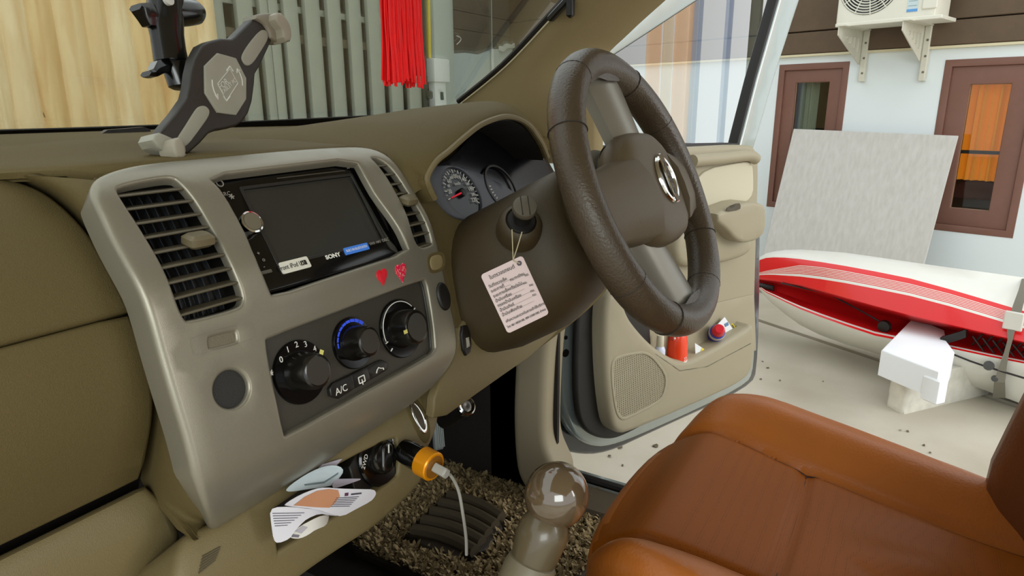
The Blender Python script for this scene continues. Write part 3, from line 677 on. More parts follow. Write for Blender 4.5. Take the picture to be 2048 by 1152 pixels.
# vents
slat_px = [(233, 391), (254, 417), (275, 445), (292.5, 473), (310, 503), (324, 533), (338, 563), (352, 593), (363, 626)]
slat_s = [S.hit(*p, -.008)[1] for p in slat_px]
def span(P, s):
    xs = []
    for a, b in zip(P, P[1:]+P[:1]):
        if (a[1]-s)*(b[1]-s) < 0: xs.append(a[0]+(b[0]-a[0])*(s-a[1])/(b[1]-a[1]))
    return (min(xs), max(xs)) if len(xs) >= 2 else None
def scale_poly(P, k):
    cx = sum(p[0] for p in P)/len(P); cy = sum(p[1] for p in P)/len(P); return [(cx+(x-cx)*k, cy+(y-cy)*k) for x, y in P]
for vi, P in enumerate((H[0], H[1])):
    hs = mk('air_vent', sheet(S.M, scale_poly(P, 1.08), (), -.03, 0, .004, .02), black_m, fac)
    mk('vent_liner', sheet(S.M, scale_poly(P, 1.06), [scale_poly(P, .985)], -.007, 0, .002, .012, hroll=0, hdepth=.026), black_m, hs)
    for k, s in enumerate(slat_s):
        sp = span(P, s)
        if not sp: continue
        x0_, x1_ = sp[0]-.003, sp[1]+.003; y, z, ny, nz = S.at(s)
        c_ = V(((x0_+x1_)/2, y+ny*-.0085, z+nz*-.0085))
        mk('vent_slat', box(c_, x1_-x0_, .015, .0022, XA, (0, -.99, .02), bev=.0008), slat_m, hs)
        if k == 4:
            xt = sp[0]+(sp[1]-sp[0])*(.66 if vi == 0 else .5); wd = .024 if vi == 0 else .02
            p_ = S.M(xt, s+.001, .001); mk('vent_tab', box(p_, wd, .018, .012, XA, (0, -.97, -.2), bev=.003), mat('vent_tab_plastic', '6b6047', .45, bump=.2, bscale=700), hs)
    xs = [p[0] for p in P]
    for j in range(1, 7):
        x_ = min(xs)+(max(xs)-min(xs))*j/7; sr = [q for q in [S.L[-1]*i/200 for i in range(200)] if inside((x_, q), P)]
        if len(sr) < 3: continue
        mk('vent_vane', thick([[S.M(x_+.002*sin(j), q, o) for o in (-.028, -.022)] for q in sr[::2]], .001), mat('vane_plastic', '2c2d30', .5), hs)
# thumb switches, plug, oval button
def plateP(name, P, off, m, par, roll=.0015, dep=.006, **k): return mk(name, sheet(S.M, P, (), off, roll, dep, .006), m, par, **k)
rim = chaikin(px(S, [(379, 682), (384, 674), (498, 643), (507, 648), (510, 672), (504, 679), (392, 712), (384, 708)]), 2)
mk('switch_outline', sheet(S.M, rim, [scale_poly(rim, .985)], .0004, 0, .0006, .006), mat('outline_grey', '7f7b6c', .5), fac)
mk('thumb_switch', sheet(S.M, scale_poly(swLP, .93), (), -.002, .003, .014, .004), mat('switch_brown', '6e6552', .45, bump=.25, bscale=900), fac)
mk('thumb_switch', sheet(S.M, scale_poly(swRP, .85), (), .001, .003, .014, .004), mat('switch_tan', '8a7a55', .45), fac)
mk('switch_frame', sheet(S.M, scale_poly(swRP, 1.4), [scale_poly(swRP, 1.12)], .0006, .0006, .002, .006), dash_m, fac)
mk('blanking_plug', sheet(S.M, scale_poly(plugP, .97), (), -.005, .001, .01, .006), mat('plug_black', '24231f', .6, bump=.2, bscale=900), fac)
mk('oval_knob', sheet(S.M, scale_poly(ovP, .88), (), .004, .004, .016, .004), black_m, fac)
mk('oval_collar', sheet(S.M, scale_poly(ovP, 1.02), [scale_poly(ovP, .86)], -.002, .001, .006, .004), rubber_m, fac)
# heart stickers
def heart(c, w, h):
    P = []
    for i in range(48):
        t = 2*PI*i/48; P.append((c[0]+w*(16*sin(t)**3)/32, c[1]-h*(13*cos(t)-5*cos(2*t)-2*cos(3*t)-cos(4*t)+2)/30))
    return P
hc = S.hit(764, 555); mk('heart_sticker', sheet(S.M, [(x+.12*(hc[1]-y), y) for x, y in heart(hc, .0165, .0195)], (), .0011, .0004, .0012, .004), mat('red_foil', 'e02030', .3, var=.25, vscale=150), None, 'plain shiny red heart sticker below the car stereo', 'sticker', 'heart stickers below the stereo')
hc2 = S.hit(802, 546)
pk = mat('pink_foil', 'ee5a72', .3); N, L, b_ = nodes(pk); tc = N.new('ShaderNodeTexCoord'); vo = N.new('ShaderNodeTexVoronoi'); vo.inputs['Scale'].default_value = 420
rp = N.new('ShaderNodeValToRGB'); rp.color_ramp.elements[0].color = (*hexc('f8c0a8'), 1); rp.color_ramp.elements[1].color = (*hexc('de1f48'), 1); rp.color_ramp.elements[1].position = .5
L.new(tc.outputs['Object'], vo.inputs['Vector']); L.new(vo.outputs['Distance'], rp.inputs[0]); L.new(rp.outputs[0], b_.inputs['Base Color'])
mk('heart_sticker', sheet(S.M, [(x+.12*(hc2[1]-y), y) for x, y in heart(hc2, .0185, .0225)], (), .0011, .0004, .0012, .004), pk, None, 'patterned pink and red heart sticker with pale speckles', 'sticker', 'heart stickers below the stereo')

# ================================================================== car stereo
TS = .5477
SP = Plane((.4379, .5766, CAM.z-.0776), XA, (0, sin(TS), cos(TS)))
stereo = empty('car_stereo', SP.M(.08, -.05, 0), 'black double height car stereo with a dark touch screen and round knob', 'stereo')
ub, lb = SP.hit(702, 328)[1], SP.hit(560, 566)[1]; xl = SP.hit(470, 440)[0]-.006; xr_ = SP.hit(785, 497)[0]
sc = [SP.hit(482, 378), SP.hit(704, 350), SP.hit(765, 477), SP.hit(560, 531)]
sx0, sx1, sy0, sy1 = (sc[0][0]+sc[3][0])/2, (sc[1][0]+sc[2][0])/2, (sc[2][1]+sc[3][1])/2, (sc[0][1]+sc[1][1])/2
mk('stereo_body', sheet(SP.M, rrect(xl-.01, lb-.004, xr_+.006, ub+.006, .004), [rrect(sx0, sy0, sx1, sy1, .002)], 0, .003, .03, .02, hroll=.001, hdepth=.004), gloss_m, stereo)
scr = mat('touch_screen', '2f2e29', .28, spec=.6, var=.15, vscale=25)
mk('touch_screen', sheet(SP.M, rrect(sx0-.001, sy0-.001, sx1+.001, sy1+.001, .002), (), -.0025, 0, .002, .02), scr, stereo)
mk('screen_bezel', sheet(SP.M, rrect(sx0-.002, sy0-.002, sx1+.002, sy1+.002, .002), [rrect(sx0+.0005, sy0+.0005, sx1-.0005, sy1-.0005, .002)], .0006, .0004, .002, .02), mat('bezel_grey', '2b2926', .3), stereo)
mk('disc_slot', box(SP.M((sx0+sx1)/2+.02, sy1+.0065, .0006), .10, .0012, .001, SP.ux, SP.uy), mat('slot_grey', '4a463d', .4), stereo)
kc = SP.hit(502, 446, .006); kn = mk('volume_knob', lathe(SP.M(*kc, -.001), SP.n, [(.0115, 0), (.0122, .006), (.0115, .010), (.0098, .0105), (.0095, .0095), (0.0001, .0095)], 32), chrome_m, stereo, 'chrome rimmed round knob')
mk('knob_face', lathe(SP.M(*kc, .0085), SP.n, [(.0094, 0), (.009, .0016), (.0001, .002)], 32), mat('knob_face_grey', '6b6352', .4), kn)
def onSP(u, v): return SP.M(*SP.hit(u, v, .0012), .0012)
p = onSP(666, 512); text('brand_lettering', 'SONY', p, SP.ux, SP.uy, .0064, white_m, stereo, bold=.00025, sx=1.25)
# blue strip, white front-socket sticker, small marks
p0, p1 = SP.hit(690, 505, .001), SP.hit(736, 490, .001); cx_, cy_ = (p0[0]+p1[0])/2, (p0[1]+p1[1])/2; w_ = abs(p1[0]-p0[0])
mk('blue_badge', sheet(SP.M, rrect(cx_-w_/2, cy_-.0042, cx_+w_/2, cy_+.0042, .001), (), .0011, 0, .0011, .02), mat('badge_blue', '3f7ad6', .4, emit=.15), stereo, 'light blue strip badge')
text('badge_lettering', 'BUILT-IN BLUETOOTH', SP.M(cx_, cy_, .0013), SP.ux, SP.uy, .0042, white_m, stereo, sx=.78)
a_, b_ = SP.hit(563, 537, .001), SP.hit(617, 523, .001); cx_, cy_ = (a_[0]+b_[0])/2, (a_[1]+b_[1])/2; w_ = b_[0]-a_[0]
stk = mk('socket_sticker', sheet(SP.M, rrect(cx_-w_/2-.001, cy_-.0062, cx_+w_/2+.001, cy_+.0062, .0018), (), .0012, 0, .0012, .02), mat('sticker_white', 'dedacb', .5), stereo, 'white strip sticker')
text('sticker_lettering', 'Front iPod USB', SP.M(cx_-.0035, cy_, .0015), SP.ux, SP.uy, .0072, mat('ink', '2a2620', .6), stk, sx=.80)
mk('sticker_mark', box(SP.M(cx_+w_/2-.0045, cy_, .0014), .003, .005, .0003, SP.ux, SP.uy), mat('ink', '2a2620'), stk)
mk('sticker_mark', sheet(SP.M, rrect(cx_+w_/2-.0105, cy_-.0025, cx_+w_/2-.0068, cy_+.0025, .0006), [rrect(cx_+w_/2-.0098, cy_-.0018, cx_+w_/2-.0075, cy_+.0018, .0005)], .0015, 0, .0003, .01), mat('ink', '2a2620'), stk)
for (u, v, s_, b_) in [(745, 487, .0042, 'DVD'), (757, 484, .0042, 'MP3'), (771, 480, .0052, 'DISC')]: text('format_mark', b_, onSP(u, v), SP.ux, SP.uy, s_, mat('mark_grey', '9b958a', .5), stereo)
def icon(name, pts, par, r=.0006): return mk(name, tube([onSP(*p) for p in pts], r, 5), mat('mark_grey', '9b958a', .5), par)
for (u, v) in [(695, 333), (463, 393)]:
    for a in (0, PI/3, 2*PI/3): c_ = SP.hit(u, v, .0012); mk('star_mark', tube([SP.M(c_[0]-.003*cos(a), c_[1]-.003*sin(a), .0012), SP.M(c_[0]+.003*cos(a), c_[1]+.003*sin(a), .0012)], .0006, 5), mat('mark_grey', '9b958a'), stereo)
mk('source_button', sheet(SP.M, circ(SP.hit(440, 366, .001), .004, n=16), [circ(SP.hit(440, 366, .001), .003, n=16)], .001, 0, .001, .01), mat('mark_grey', '9b958a'), stereo)
for (u, v, b_) in [(517, 507, '+'), (528, 533, '-'), (452, 388, 'SRC'), (527, 519, 'o')]: text('button_mark', b_, onSP(u, v), SP.ux, SP.uy, .0062, mat('mark_grey', '9b958a'), stereo)
mk('card_slot', box(SP.M(*SP.hit(532, 544, .001), .001), .014, .0035, .0016, SP.ux, SP.uy, bev=.0006), mat('slot_grey2', '5a564c', .4), stereo)

# ================================================================== climate control panel
AO = -.009
clim = empty('climate_control_panel', S.pt(700, 720, AO), 'dark grey heater control panel with three black dials below the stereo', 'control panel')
accP = scale_poly(H[3], 1.02)
mk('control_plate', sheet(S.M, accP, (), AO, 0, .01, .012), dgrey_m, clim)
mk('plate_rim', sheet(S.M, scale_poly(H[3], 1.004), [scale_poly(H[3], .965)], AO+.003, .0015, .004, .012), mat('rim_dark', '2c2922', .4), clim)
def acdial(c_px, half_px, nm, knob_k, tick):
    c = S.hit(*c_px, AO); l = S.hit(c_px[0]-half_px[0], c_px[1], AO); t_ = S.hit(c_px[0], c_px[1]-half_px[1], AO)
    r = max(.018, (abs(c[0]-l[0])+abs(c[1]-t_[1]))/2*.98)
    y, z, ny, nz = S.at(c[1]); n_ = V((0, ny, nz)); up_ = V((0, -nz, ny)); up_ = up_ if up_.z > 0 else -up_
    P_ = Plane(S.M(c[0], c[1], AO), XA, up_)
    d = mk(nm, lathe(P_.o, P_.n, [(r, 0), (r, .002), (r*.97, .0035), (r*.90, .0035), (.0001, .0035)], 48), gloss_m, clim)
    k = r*knob_k
    kb = lathe(P_.M(0, 0, .003), P_.n, [(k*1.15, 0), (k*1.13, .004), (k*1.04, .009), (k*.98, .020), (k*.93, .0235), (k*.84, .0245), (.0001, .0245)], 40)
    mk('dial_knob', kb, mat('knob_gloss', '14120f', .18, spec=.6), d)
    mk('knob_cap', lathe(P_.M(0, 0, .0268), P_.n, [(k*.80, 0), (k*.76, .0008), (.0001, .0010)], 36), mat('knob_cap', '343029', .4), d)
    return P_, r, d, k
P1, r1, d1, k1 = acdial((599, 744), (59, 70), 'fan_dial', .57, rad(55))
ang = {'0': 136, '1': 110, '2': 86, '3': 63, '4': 37}
for ch, a in ang.items(): text('dial_figure', ch, P1.M(cos(rad(a))*r1*.86, sin(rad(a))*r1*.86, .0042), P1.ux, P1.uy, .0085, white_m, d1)
mk('dial_pointer', box(P1.M(cos(rad(55))*k1*.98, sin(rad(55))*k1*.98, .0262), k1*.36, .0042, .001, P1.ux*cos(rad(55))+P1.uy*sin(rad(55)), P1.uy*cos(rad(55))-P1.ux*sin(rad(55))), amber_m, d1, 'pale yellow pointer')
for a in (0, PI/3, 2*PI/3): mk('fan_mark', tube([S.M(S.hit(541, 746, AO)[0]-.003*cos(a), S.hit(541, 746, AO)[1]-.003*sin(a), AO+.001), S.M(S.hit(541, 746, AO)[0]+.003*cos(a), S.hit(541, 746, AO)[1]+.003*sin(a), AO+.001)], .0007, 5), white_m, clim)
P2, r2, d2_, k2 = acdial((704, 686), (42, 58), 'temperature_dial', .60, rad(140))
blue = mat('cold_blue', '3554e0', .4, emit=.25)
for i in range(9):
    a0_, a1_ = rad(178-i*15.5), rad(178-i*15.5-13); ri, ro = r2*.80, r2*(.84+.012*i)
    P_ = [(cos(a)*ro, sin(a)*ro) for a in (a0_, (a0_+a1_)/2, a1_)]+[(cos(a)*ri, sin(a)*ri) for a in (a1_, (a0_+a1_)/2, a0_)]
    mk('blue_segment', sheet(P2.M, P_, (), .0042, 0, .0008, .01), blue, d2_)
P3, r3, d3, k3 = acdial((800, 657), (43, 66), 'airflow_dial', .60, rad(178))
mk('dial_arc', tube([P3.M(cos(rad(a))*r3*.92, sin(rad(a))*r3*.92, .004) for a in range(40, 200, 8)], .0006, 5), white_m, d3)
for a in (30, 195, 215): mk('airflow_mark', tube([P3.M(cos(rad(a))*r3*.86, sin(rad(a))*r3*.86, .0042), P3.M(cos(rad(a))*r3*.97, sin(rad(a))*r3*.97, .0042)], .0008, 5), white_m, d3)
mk('dial_pointer', box(P3.M(-k3*.86, 0, .0268), k3*.5, .0042, .001, P3.ux, P3.uy), amber_m, d3, 'pale yellow pointer')
# row of three buttons
def Lp(a, b, t): return (a[0]+(b[0]-a[0])*t, a[1]+(b[1]-a[1])*t)
bt = [(664, 775), (700, 757)]; top0, top1, bot0, bot1 = (668, 768), (766, 721), (672, 796), (774, 740)
for i, (t0, t1) in enumerate(((0, .36), (.37, .67), (.68, 1))):
    q = [Lp(top0, top1, t0), Lp(top0, top1, t1), Lp(bot0, bot1, t1), Lp(bot0, bot1, t0)]
    if i == 0: q = [(670, 768)]+q[1:3]+[(678, 795), (664, 790), (662, 778)]
    if i == 2: q = [q[0], (764, 722), (774, 727), (774, 738), q[3]]
    bP = px(S, q, AO+.005); bn = mk('push_button', sheet(S.M, bP, (), AO+.005, .0015, .008, .006), mat('button_black', '1d1b18', .3), clim)
    c_ = (sum(p[0] for p in bP)/len(bP), sum(p[1] for p in bP)/len(bP)); y, z, ny, nz = S.at(c_[1]); u_ = V((0, -nz, ny)); u_ = u_ if u_.z > 0 else -u_
    Pb = Plane(S.M(c_[0], c_[1]+.002, AO+.0056), XA, u_)
    if i == 0: text('button_lettering', 'A/C', Pb.o, XA, u_, .0105, white_m, bn)
    elif i == 1: mk('button_icon', sheet(Pb.M, rrect(-.005, -.004, .005, .004, .001), [rrect(-.0038, -.0028, .0038, .0028, .0008)], 0, 0, .0004, .01), white_m, bn); mk('button_icon', tube([Pb.M(0, -.006, 0), Pb.M(0, 0, 0)], .0006, 5), white_m, bn)
    else: mk('button_icon', tube([Pb.M(-.006, -.002, 0), Pb.M(-.004, .001, 0), Pb.M(-.001, .003, 0), Pb.M(.002, .001, 0), Pb.M(.006, .0, 0), Pb.M(.006, -.002, 0)], .0007, 5), white_m, bn)

# ================================================================== four-wheel-drive selector
SWO = -.012
sel = empty('drive_selector', Cn.pt(757, 915, SWO), 'black rotary drive selector knob at the right of the papers', 'switch')
mk('selector_plate', sheet(Cn.M, chaikin(px(Cn, [(694, 915), (786, 868), (799, 878), (801, 940), (792, 962), (728, 1002), (712, 990)], SWO), 1), (), SWO, .002, .03, .012), mat('selector_plate', '1b1a17', .4), sel)
c = Cn.hit(757, 915, SWO); y, z, ny, nz = Cn.at(c[1]); u_ = V((0, -nz, ny)); u_ = u_ if u_.z > 0 else -u_
PS = Plane(Cn.M(c[0], c[1], SWO), XA, u_); rs = .0325
dsel = mk('selector_dial', lathe(PS.o, PS.n, [(rs*1.05, 0), (rs*1.05, .003), (rs*.98, .005), (.0001, .005)], 40), gloss_m, sel)
mk('selector_knob', lathe(PS.M(0, 0, .004), PS.n, [(rs*.62, 0), (rs*.60, .006), (rs*.52, .010), (.0001, .011)], 32), mat('knob_gloss', '14120f'), dsel)
mk('selector_grip', sheet(lambda x, s, o: PS.M(x*cos(1.2)-s*sin(1.2), x*sin(1.2)+s*cos(1.2), o), rrect(-.015, -.006, .0155, .006, .0055), (), .017, .003, .010, .005), mat('knob_gloss', '14120f'), dsel)
mk('selector_pointer', box(PS.M(.0036, .0095, .0175), .010, .0016, .0006, PS.ux*cos(1.2)+PS.uy*sin(1.2), PS.uy*cos(1.2)-PS.ux*sin(1.2)), white_m, dsel)
for b_, a, rr in (('2WD', 165, 50), ('4H', 88, 0), ('4LO', 15, -75)): text('selector_lettering', b_, PS.M(cos(rad(a))*rs*.84, sin(rad(a))*rs*.84, .0055), PS.ux*cos(rad(rr))+PS.uy*sin(rad(rr)), PS.uy*cos(rad(rr))-PS.ux*sin(rad(rr)), .0078, white_m, dsel)

# ================================================================== steering column, ignition and tag
WT = .4345
WP = Plane((.8487, .3031, CAM.z-.1095), XA, (0, sin(WT), cos(WT)))
colm = empty('steering_column', WP.M(0, 0, -.1), 'dark brown steering column shroud behind the wheel', 'steering column')
def sring(off, hw, hh, cy, cx=0, n=36, e=2.6):
    out = []
    for k in range(n):
        a = 2*PI*k/n; c_, s_ = cos(a), sin(a)
        out.append(WP.M(cx+hw*math.copysign(abs(c_)**(2/e), c_), cy+hh*math.copysign(abs(s_)**(2/e), s_), off))
    return out
mk('collar', loft([sring(-.02, .045, .045, 0, e=2), sring(-.028, .066, .066, 0, e=2), sring(-.045, .078, .078, 0, e=2), sring(-.075, .081, .081, -.002, e=2), sring(-.083, .076, .076, -.002, e=2)]), column_m, colm)
mk('shroud', loft([sring(-.078, .072, .072, -.004, 0), sring(-.084, .086, .080, -.008, -.006), sring(-.12, .098, .092, -.022, -.014), sring(-.17, .108, .102, -.035, -.02), sring(-.24, .112, .105, -.04, -.02), sring(-.30, .112, .10, -.04, -.02)]), column_m, colm, angle=60)
mk('shroud_screw_hole', lathe(onY(1150, 597, .372), (0, -.7, -.7), [(.006, 0), (.006, .004), (.0045, .004), (.0001, .0035)], 16), rubber_m, colm)
ig0 = onY(1043, 440, .415); igd = V((-.50, -.42, .55)).normalized()
mk('ignition_bezel', lathe(ig0-igd*.03, igd, [(.03, 0), (.0285, .02), (.024, .028), (.0205, .030), (.0195, .029), (.0195, .02)], 36), column_m, colm)
mk('ignition_barrel', lathe(ig0-igd*.012, igd, [(.0192, 0), (.0192, .010), (.017, .013), (.012, .0135), (.0001, .0135)], 32), black_m, colm)
key = empty('ignition_key', ig0, 'grey ignition key with a round grooved head turned in the column lock', 'key')
kf = ig0+igd*.004
mk('key_neck', lathe(kf, igd, [(.011, -.002), (.0125, .008), (.013, .018)], 28), mat('key_black', '1c1a17', .4), key)
mk('key_head', lathe(kf+igd*.018, igd, [(.013, 0), (.0152, .003), (.0155, .008), (.0145, .011), (.010, .0122), (.0001, .0125)], 32), mat('key_grey', '5b5446', .45, bump=.15, bscale=900), key)
kx, ky, kz = frame_of(igd)
for s_ in (-1, 1): mk('key_groove', box(kf+igd*.0302+kx*(.0045*s_), .0009, .026, .001, kx, ky), rubber_m, key)

# service tag on strings
tc4 = [(963, 551), (1041.5, 511), (1101, 627.5), (1014, 666.6)]
TD = .735
p = [at(u, v, TD+dd) for (u, v), dd in zip(tc4, (.0, .004, .012, .006))]
ux = (p[1]-p[0]+p[2]-p[3]).normalized(); uy = (p[0]-p[3]+p[1]-p[2]).normalized()
TP = Plane((p[0]+p[1]+p[2]+p[3])/4, ux, uy); tw = ((p[1]-p[0]).length+(p[2]-p[3]).length)/4; th_ = ((p[3]-p[0]).length+(p[2]-p[1]).length)/4
TP.uy = TP.n.cross(TP.ux).normalized()
tag = empty('service_tag', TP.o, 'pinkish white Thai oil service card hanging on a string from the ignition key', 'tag')
card = mat('card', 'd6c0bd', .6, var=.04, vscale=120); ink = mat('ink', '2a2620', .6)
hole = TP.hit(1038.5, 526.5)
cd = mk('card', sheet(TP.M, rrect(-tw, -th_, tw, th_, .0035), [circ(hole, .0021, n=16)], 0, .0002, .0006, .01, back=True), card, tag)
mk('eyelet', sheet(TP.M, circ(hole, .0026, n=18), [circ(hole, .0012, n=14)], .0006, .0002, .0006, .002), mat('eyelet_dark', '3a2430', .4), tag)
rows = [('ใบตรวจรถยนต์', -.1, .80, .0062, 'CENTER'), ('วันที่ตรวจเช็ค', -.9, .56, .0058, 'LEFT'), ('ระยะทางที่', -.9, .40, .0058, 'LEFT'), ('กม.ทะเบียน', .05, .47, .0056, 'LEFT'), ('ระยะทางเช็คครั้งต่อไป', -.9, .23, .0058, 'LEFT'), ('กม.', .72, .40, .005, 'LEFT'), ('น้ำมันเครื่อง', -.9, .07, .0058, 'LEFT'), ('กม.', .5, .20, .005, 'LEFT'), ('กรองน้ำมันเครื่อง', -.9, -.09, .0058, 'LEFT'), ('กม.', .72, .06, .005, 'LEFT'), ('น้ำมันเกียร์', -.9, -.25, .0058, 'LEFT'), ('กม.', .66, -.12, .005, 'LEFT'), ('น้ำมันเฟืองท้าย', -.9, -.41, .0058, 'LEFT'), ('กม.', .66, -.26, .005, 'LEFT'), ('เพื่อความสะดวกในการเข้าใช้บริการ', .08, -.64, .0044, 'CENTER'), ('โทร 081-0830188, 089-53081082 ช่างเอ', .02, -.82, .0036, 'CENTER')]
for body, fx, fy, sz, al in rows: text('card_lettering', body, TP.M(fx*tw, fy*th_, .0006), TP.ux, TP.uy, sz*(.80 if al == 'LEFT' else .92), ink, cd, align=al, ext=.00005, sx=.9, bold=.00006)
for x0_, x1_, fy in ((-.35, .7, .52), (.62, .9, .46), (-.4, .02, .38), (.05, .7, .22), (-.25, .48, .07), (-.05, .7, -.09), (-.3, .64, -.25), (-.15, .64, -.40)):
    mk('ruled_line', box(TP.M((x0_+x1_)/2*tw, fy*th_-.0012, .0003), (x1_-x0_)*tw, .0003, .0001, TP.ux, TP.uy), mat('line_grey', '8f7f7c', .7), cd)
hp = TP.M(*hole, .0008); top = TP.M(hole[0]-.005, th_*.985, .001)
for (u, v) in ((1024, 459), (1044, 464)): mk('string', tube([hp, top, V((top+at(u, v, .71))*.5)+V((0, 0, -.0005)), at(u, v, .715)], .0006, 6), mat('string', 'b9ae8c', .8), tag)

# ================================================================== steering wheel
whl = empty('steering_wheel', WP.o, 'dark worn leather steering wheel with two silver spokes', 'steering wheel')
RR = .1775
def rimpt(a, b, k=1.0): 
    r = .0205*k; return WP.M((RR+r*cos(b))*cos(a), (RR+r*cos(b))*sin(a), r*1.08*sin(b))
secs = []
for i in range(96):
    a = 2*PI*i/96; k = 1+.06*sin(2*a+.4)**2
    secs.append([rimpt(a, 2*PI*j/20, k) for j in range(20)])
secs.append(secs[0]); mk('rim', loft(secs, cap=False), leather_m, whl, angle=80)
for a in (60, 118, 30, 150, 242, 300, 330, 212):
    mk('rim_seam', tube([rimpt(rad(a), 2*PI*j/24, 1.045) for j in range(24)], .0007, 5, closed=True), mat('seam_dark', '2a231b', .7), whl)
# hub: dark body with wings reaching the rim left and right
def smooth_(a, b, x): t = min(1, max(0, (x-a)/(b-a))); return t*t*(3-2*t)
def hubring(off, sx_, sy_, cx=0.008, cy=0.0, e=2.8, n=48):
    out = []
    for k in range(n):
        a = 2*PI*k/n; c_, s_ = cos(a), sin(a)
        out.append(WP.M(cx+sx_*math.copysign(abs(c_)**(2/e), c_), cy+sy_*math.copysign(abs(s_)**(2/e), s_), off))
    return out
mk('hub_cover', loft([hubring(-.022, .080, .070), hubring(-.002, .092, .079), hubring(.010, .089, .0775), hubring(.0195, .081, .0725), hubring(.0255, .068, .0635), hubring(.0285, .052, .050), hubring(.0298, .03, .03), hubring(.0302, .008, .008)], cap=True), hub_m, whl, angle=70)
mk('hub_back', loft([hubring(-.05, .05, .05, e=2), hubring(-.035, .07, .066, e=2.2), hubring(-.018, .079, .075)]), black_m, whl, angle=70)
for sgn in (-1, 1):
    secs = []
    for t in [i/8 for i in range(9)]:
        x = sgn*(.055+(.182-.055)*t)+.008*(1-t); hw = .056-.009*smooth_(0, .7, t); of = .012*(1-t)+.001; dp_ = .014*(1-t)+.009
        secs.append([WP.M(x, cy_*hw-.008, of+oz*dp_) for cy_, oz in ((-1, -1), (-1.0, -.2), (-.86, .55), (-.4, .95), (0, 1), (.4, .95), (.86, .55), (1.0, -.2), (1, -1))])
    mk('hub_wing', loft(secs), hub_m, whl, angle=60)
spk_m = mat('spoke_silver', '8d887c', .33, metal=.5, bump=.05, bscale=1500)
for sgn in (1, -1):
    secs = []
    for t in [i/7 for i in range(8)]:
        y = sgn*(.052+(.168-.052)*t); hw = (.040+.012*t) if sgn > 0 else (.047+.008*t); of = .001+.006*(1-t) if sgn > 0 else -.001; cx_ = .022 if sgn > 0 else -.034+.046*t
        secs.append([WP.M(cx_+x_*hw, y, of+oz) for x_, oz in ((-1, -.024), (-1, -.010), (-.72, -.001), (-.35, .004), (0, .005), (.35, .004), (.72, -.001), (1, -.010), (1, -.024))])
    mk('silver_spoke', loft(secs), spk_m, whl, 'silver spoke', angle=25)
    # leather saddle where the spoke meets the rim
    mk('rim_saddle', loft([[WP.M(.016+cx_*.06+.0, sgn*(.150+dy), .001+oz) for cx_, dy, oz in ((-1, .026, -.012), (-1, .014, .004), (-.7, .006, .007), (-.3, .001, .009), (.3, .001, .009), (.7, .006, .007), (1, .014, .004), (1, .026, -.012))], [WP.M(.016+cx_*.066, sgn*.176, -.0+oz) for cx_, oz in ((-1, -.014), (-1, .008), (-.7, .013), (-.3, .016), (.3, .016), (.7, .013), (1, .008), (1, -.014))]]), leather_m, whl, angle=60)
# emblem: ring with a lettered bar
ec = (.012, .004); er = .030
em = mk('emblem', tube([WP.M(ec[0]+er*.86*cos(2*PI*k/40), ec[1]+er*sin(2*PI*k/40), .0315) for k in range(40)], .0033, 8, closed=True), chrome_m, whl, 'chrome ring emblem with lettered bar')
mk('emblem_bar', box(WP.M(ec[0]+.002, ec[1], .0335), .0145, er*2.25, .004, WP.ux, WP.uy, bev=.0012), chrome_m, em)
mk('emblem_field', lathe(WP.M(ec[0], ec[1], .0298), WP.n, [(er*.9, 0), (er*.88, .001), (.0001, .0012)], 32), mat('emblem_dark', '463a2c', .25), em)
text('emblem_lettering', 'NISSAN', WP.M(ec[0]+.002, ec[1], .0357), WP.uy, -WP.ux, .0135, mat('emblem_ink', '25211c', .4), em, sx=1.0, bold=.0002)

# ================================================================== driver's door, standing open
DD = V((.953, -.302, 0)).normalized(); DH = V((1.324, .605, 0))
DP = Plane(DH, DD, XZ)
door = empty('car_door', DP.M(.4, .45, 0), 'open driver door with beige trim and pale insert panel', 'car door')
trim = [(1232, 312), (1385, 304), (1500, 297), (1512, 306), (1515, 340), (1512, 420), (1508, 560), (1504, 640), (1512, 700), (1509, 745), (1490, 765), (1440, 790), (1250, 868), (1225, 866), (1212, 846), (1201, 760), (1197, 620), (1200, 560), (1208, 430), (1225, 330)]
pock_lo = [(1297, 660), (1303, 645), (1486, 600), (1500, 610), (1502, 648), (1390, 712), (1360, 718), (1335, 708), (1305, 690)]
up_o = [(1232, 312), (1385, 304), (1500, 297), (1512, 306), (1515, 340), (1512, 420), (1508, 560), (1505, 690), (1360, 740), (1215, 690), (1200, 560), (1208, 430), (1225, 330)]
mk('upper_trim', sheet(DP.M, chaikin(px(DP, up_o), 2), (), 0, .012, .05, .03), trim_m, door)
# rounded cap along the window sill
cap = [tuple(DP.pt(u, v, .012)) for u, v in [(1385, 322), (1440, 317), (1495, 311), (1511, 318)]]
mk('sill_cap', tube(catmull(cap, 6), .016, 12), trim_m, door)
LO = .052
lower = [(1222, 600), (1236, 592), (1250, 640), (1270, 668), (1300, 700), (1334, 723), (1360, 735), (1392, 728), (1500, 664), (1504, 655), (1506, 690), (1503, 737), (1485, 757), (1437, 781), (1258, 858), (1240, 857), (1230, 840), (1221, 760), (1218, 660)]
spk_px = [(1222, 735), (1226, 720), (1236, 712), (1280, 703), (1296, 706), (1311, 718), (1331, 745), (1334, 765), (1328, 792), (1316, 806), (1252, 839), (1240, 838), (1231, 822), (1224, 775)]
lowP = chaikin(px(DP, lower, LO), 2); spkP = chaikin(px(DP, spk_px, LO), 1)
mk('lower_trim', sheet(DP.M, lowP, [scale_poly(spkP, 1.015)], LO, .014, .07, .022, hroll=.002, hdepth=.012), trim_m, door, angle=60)
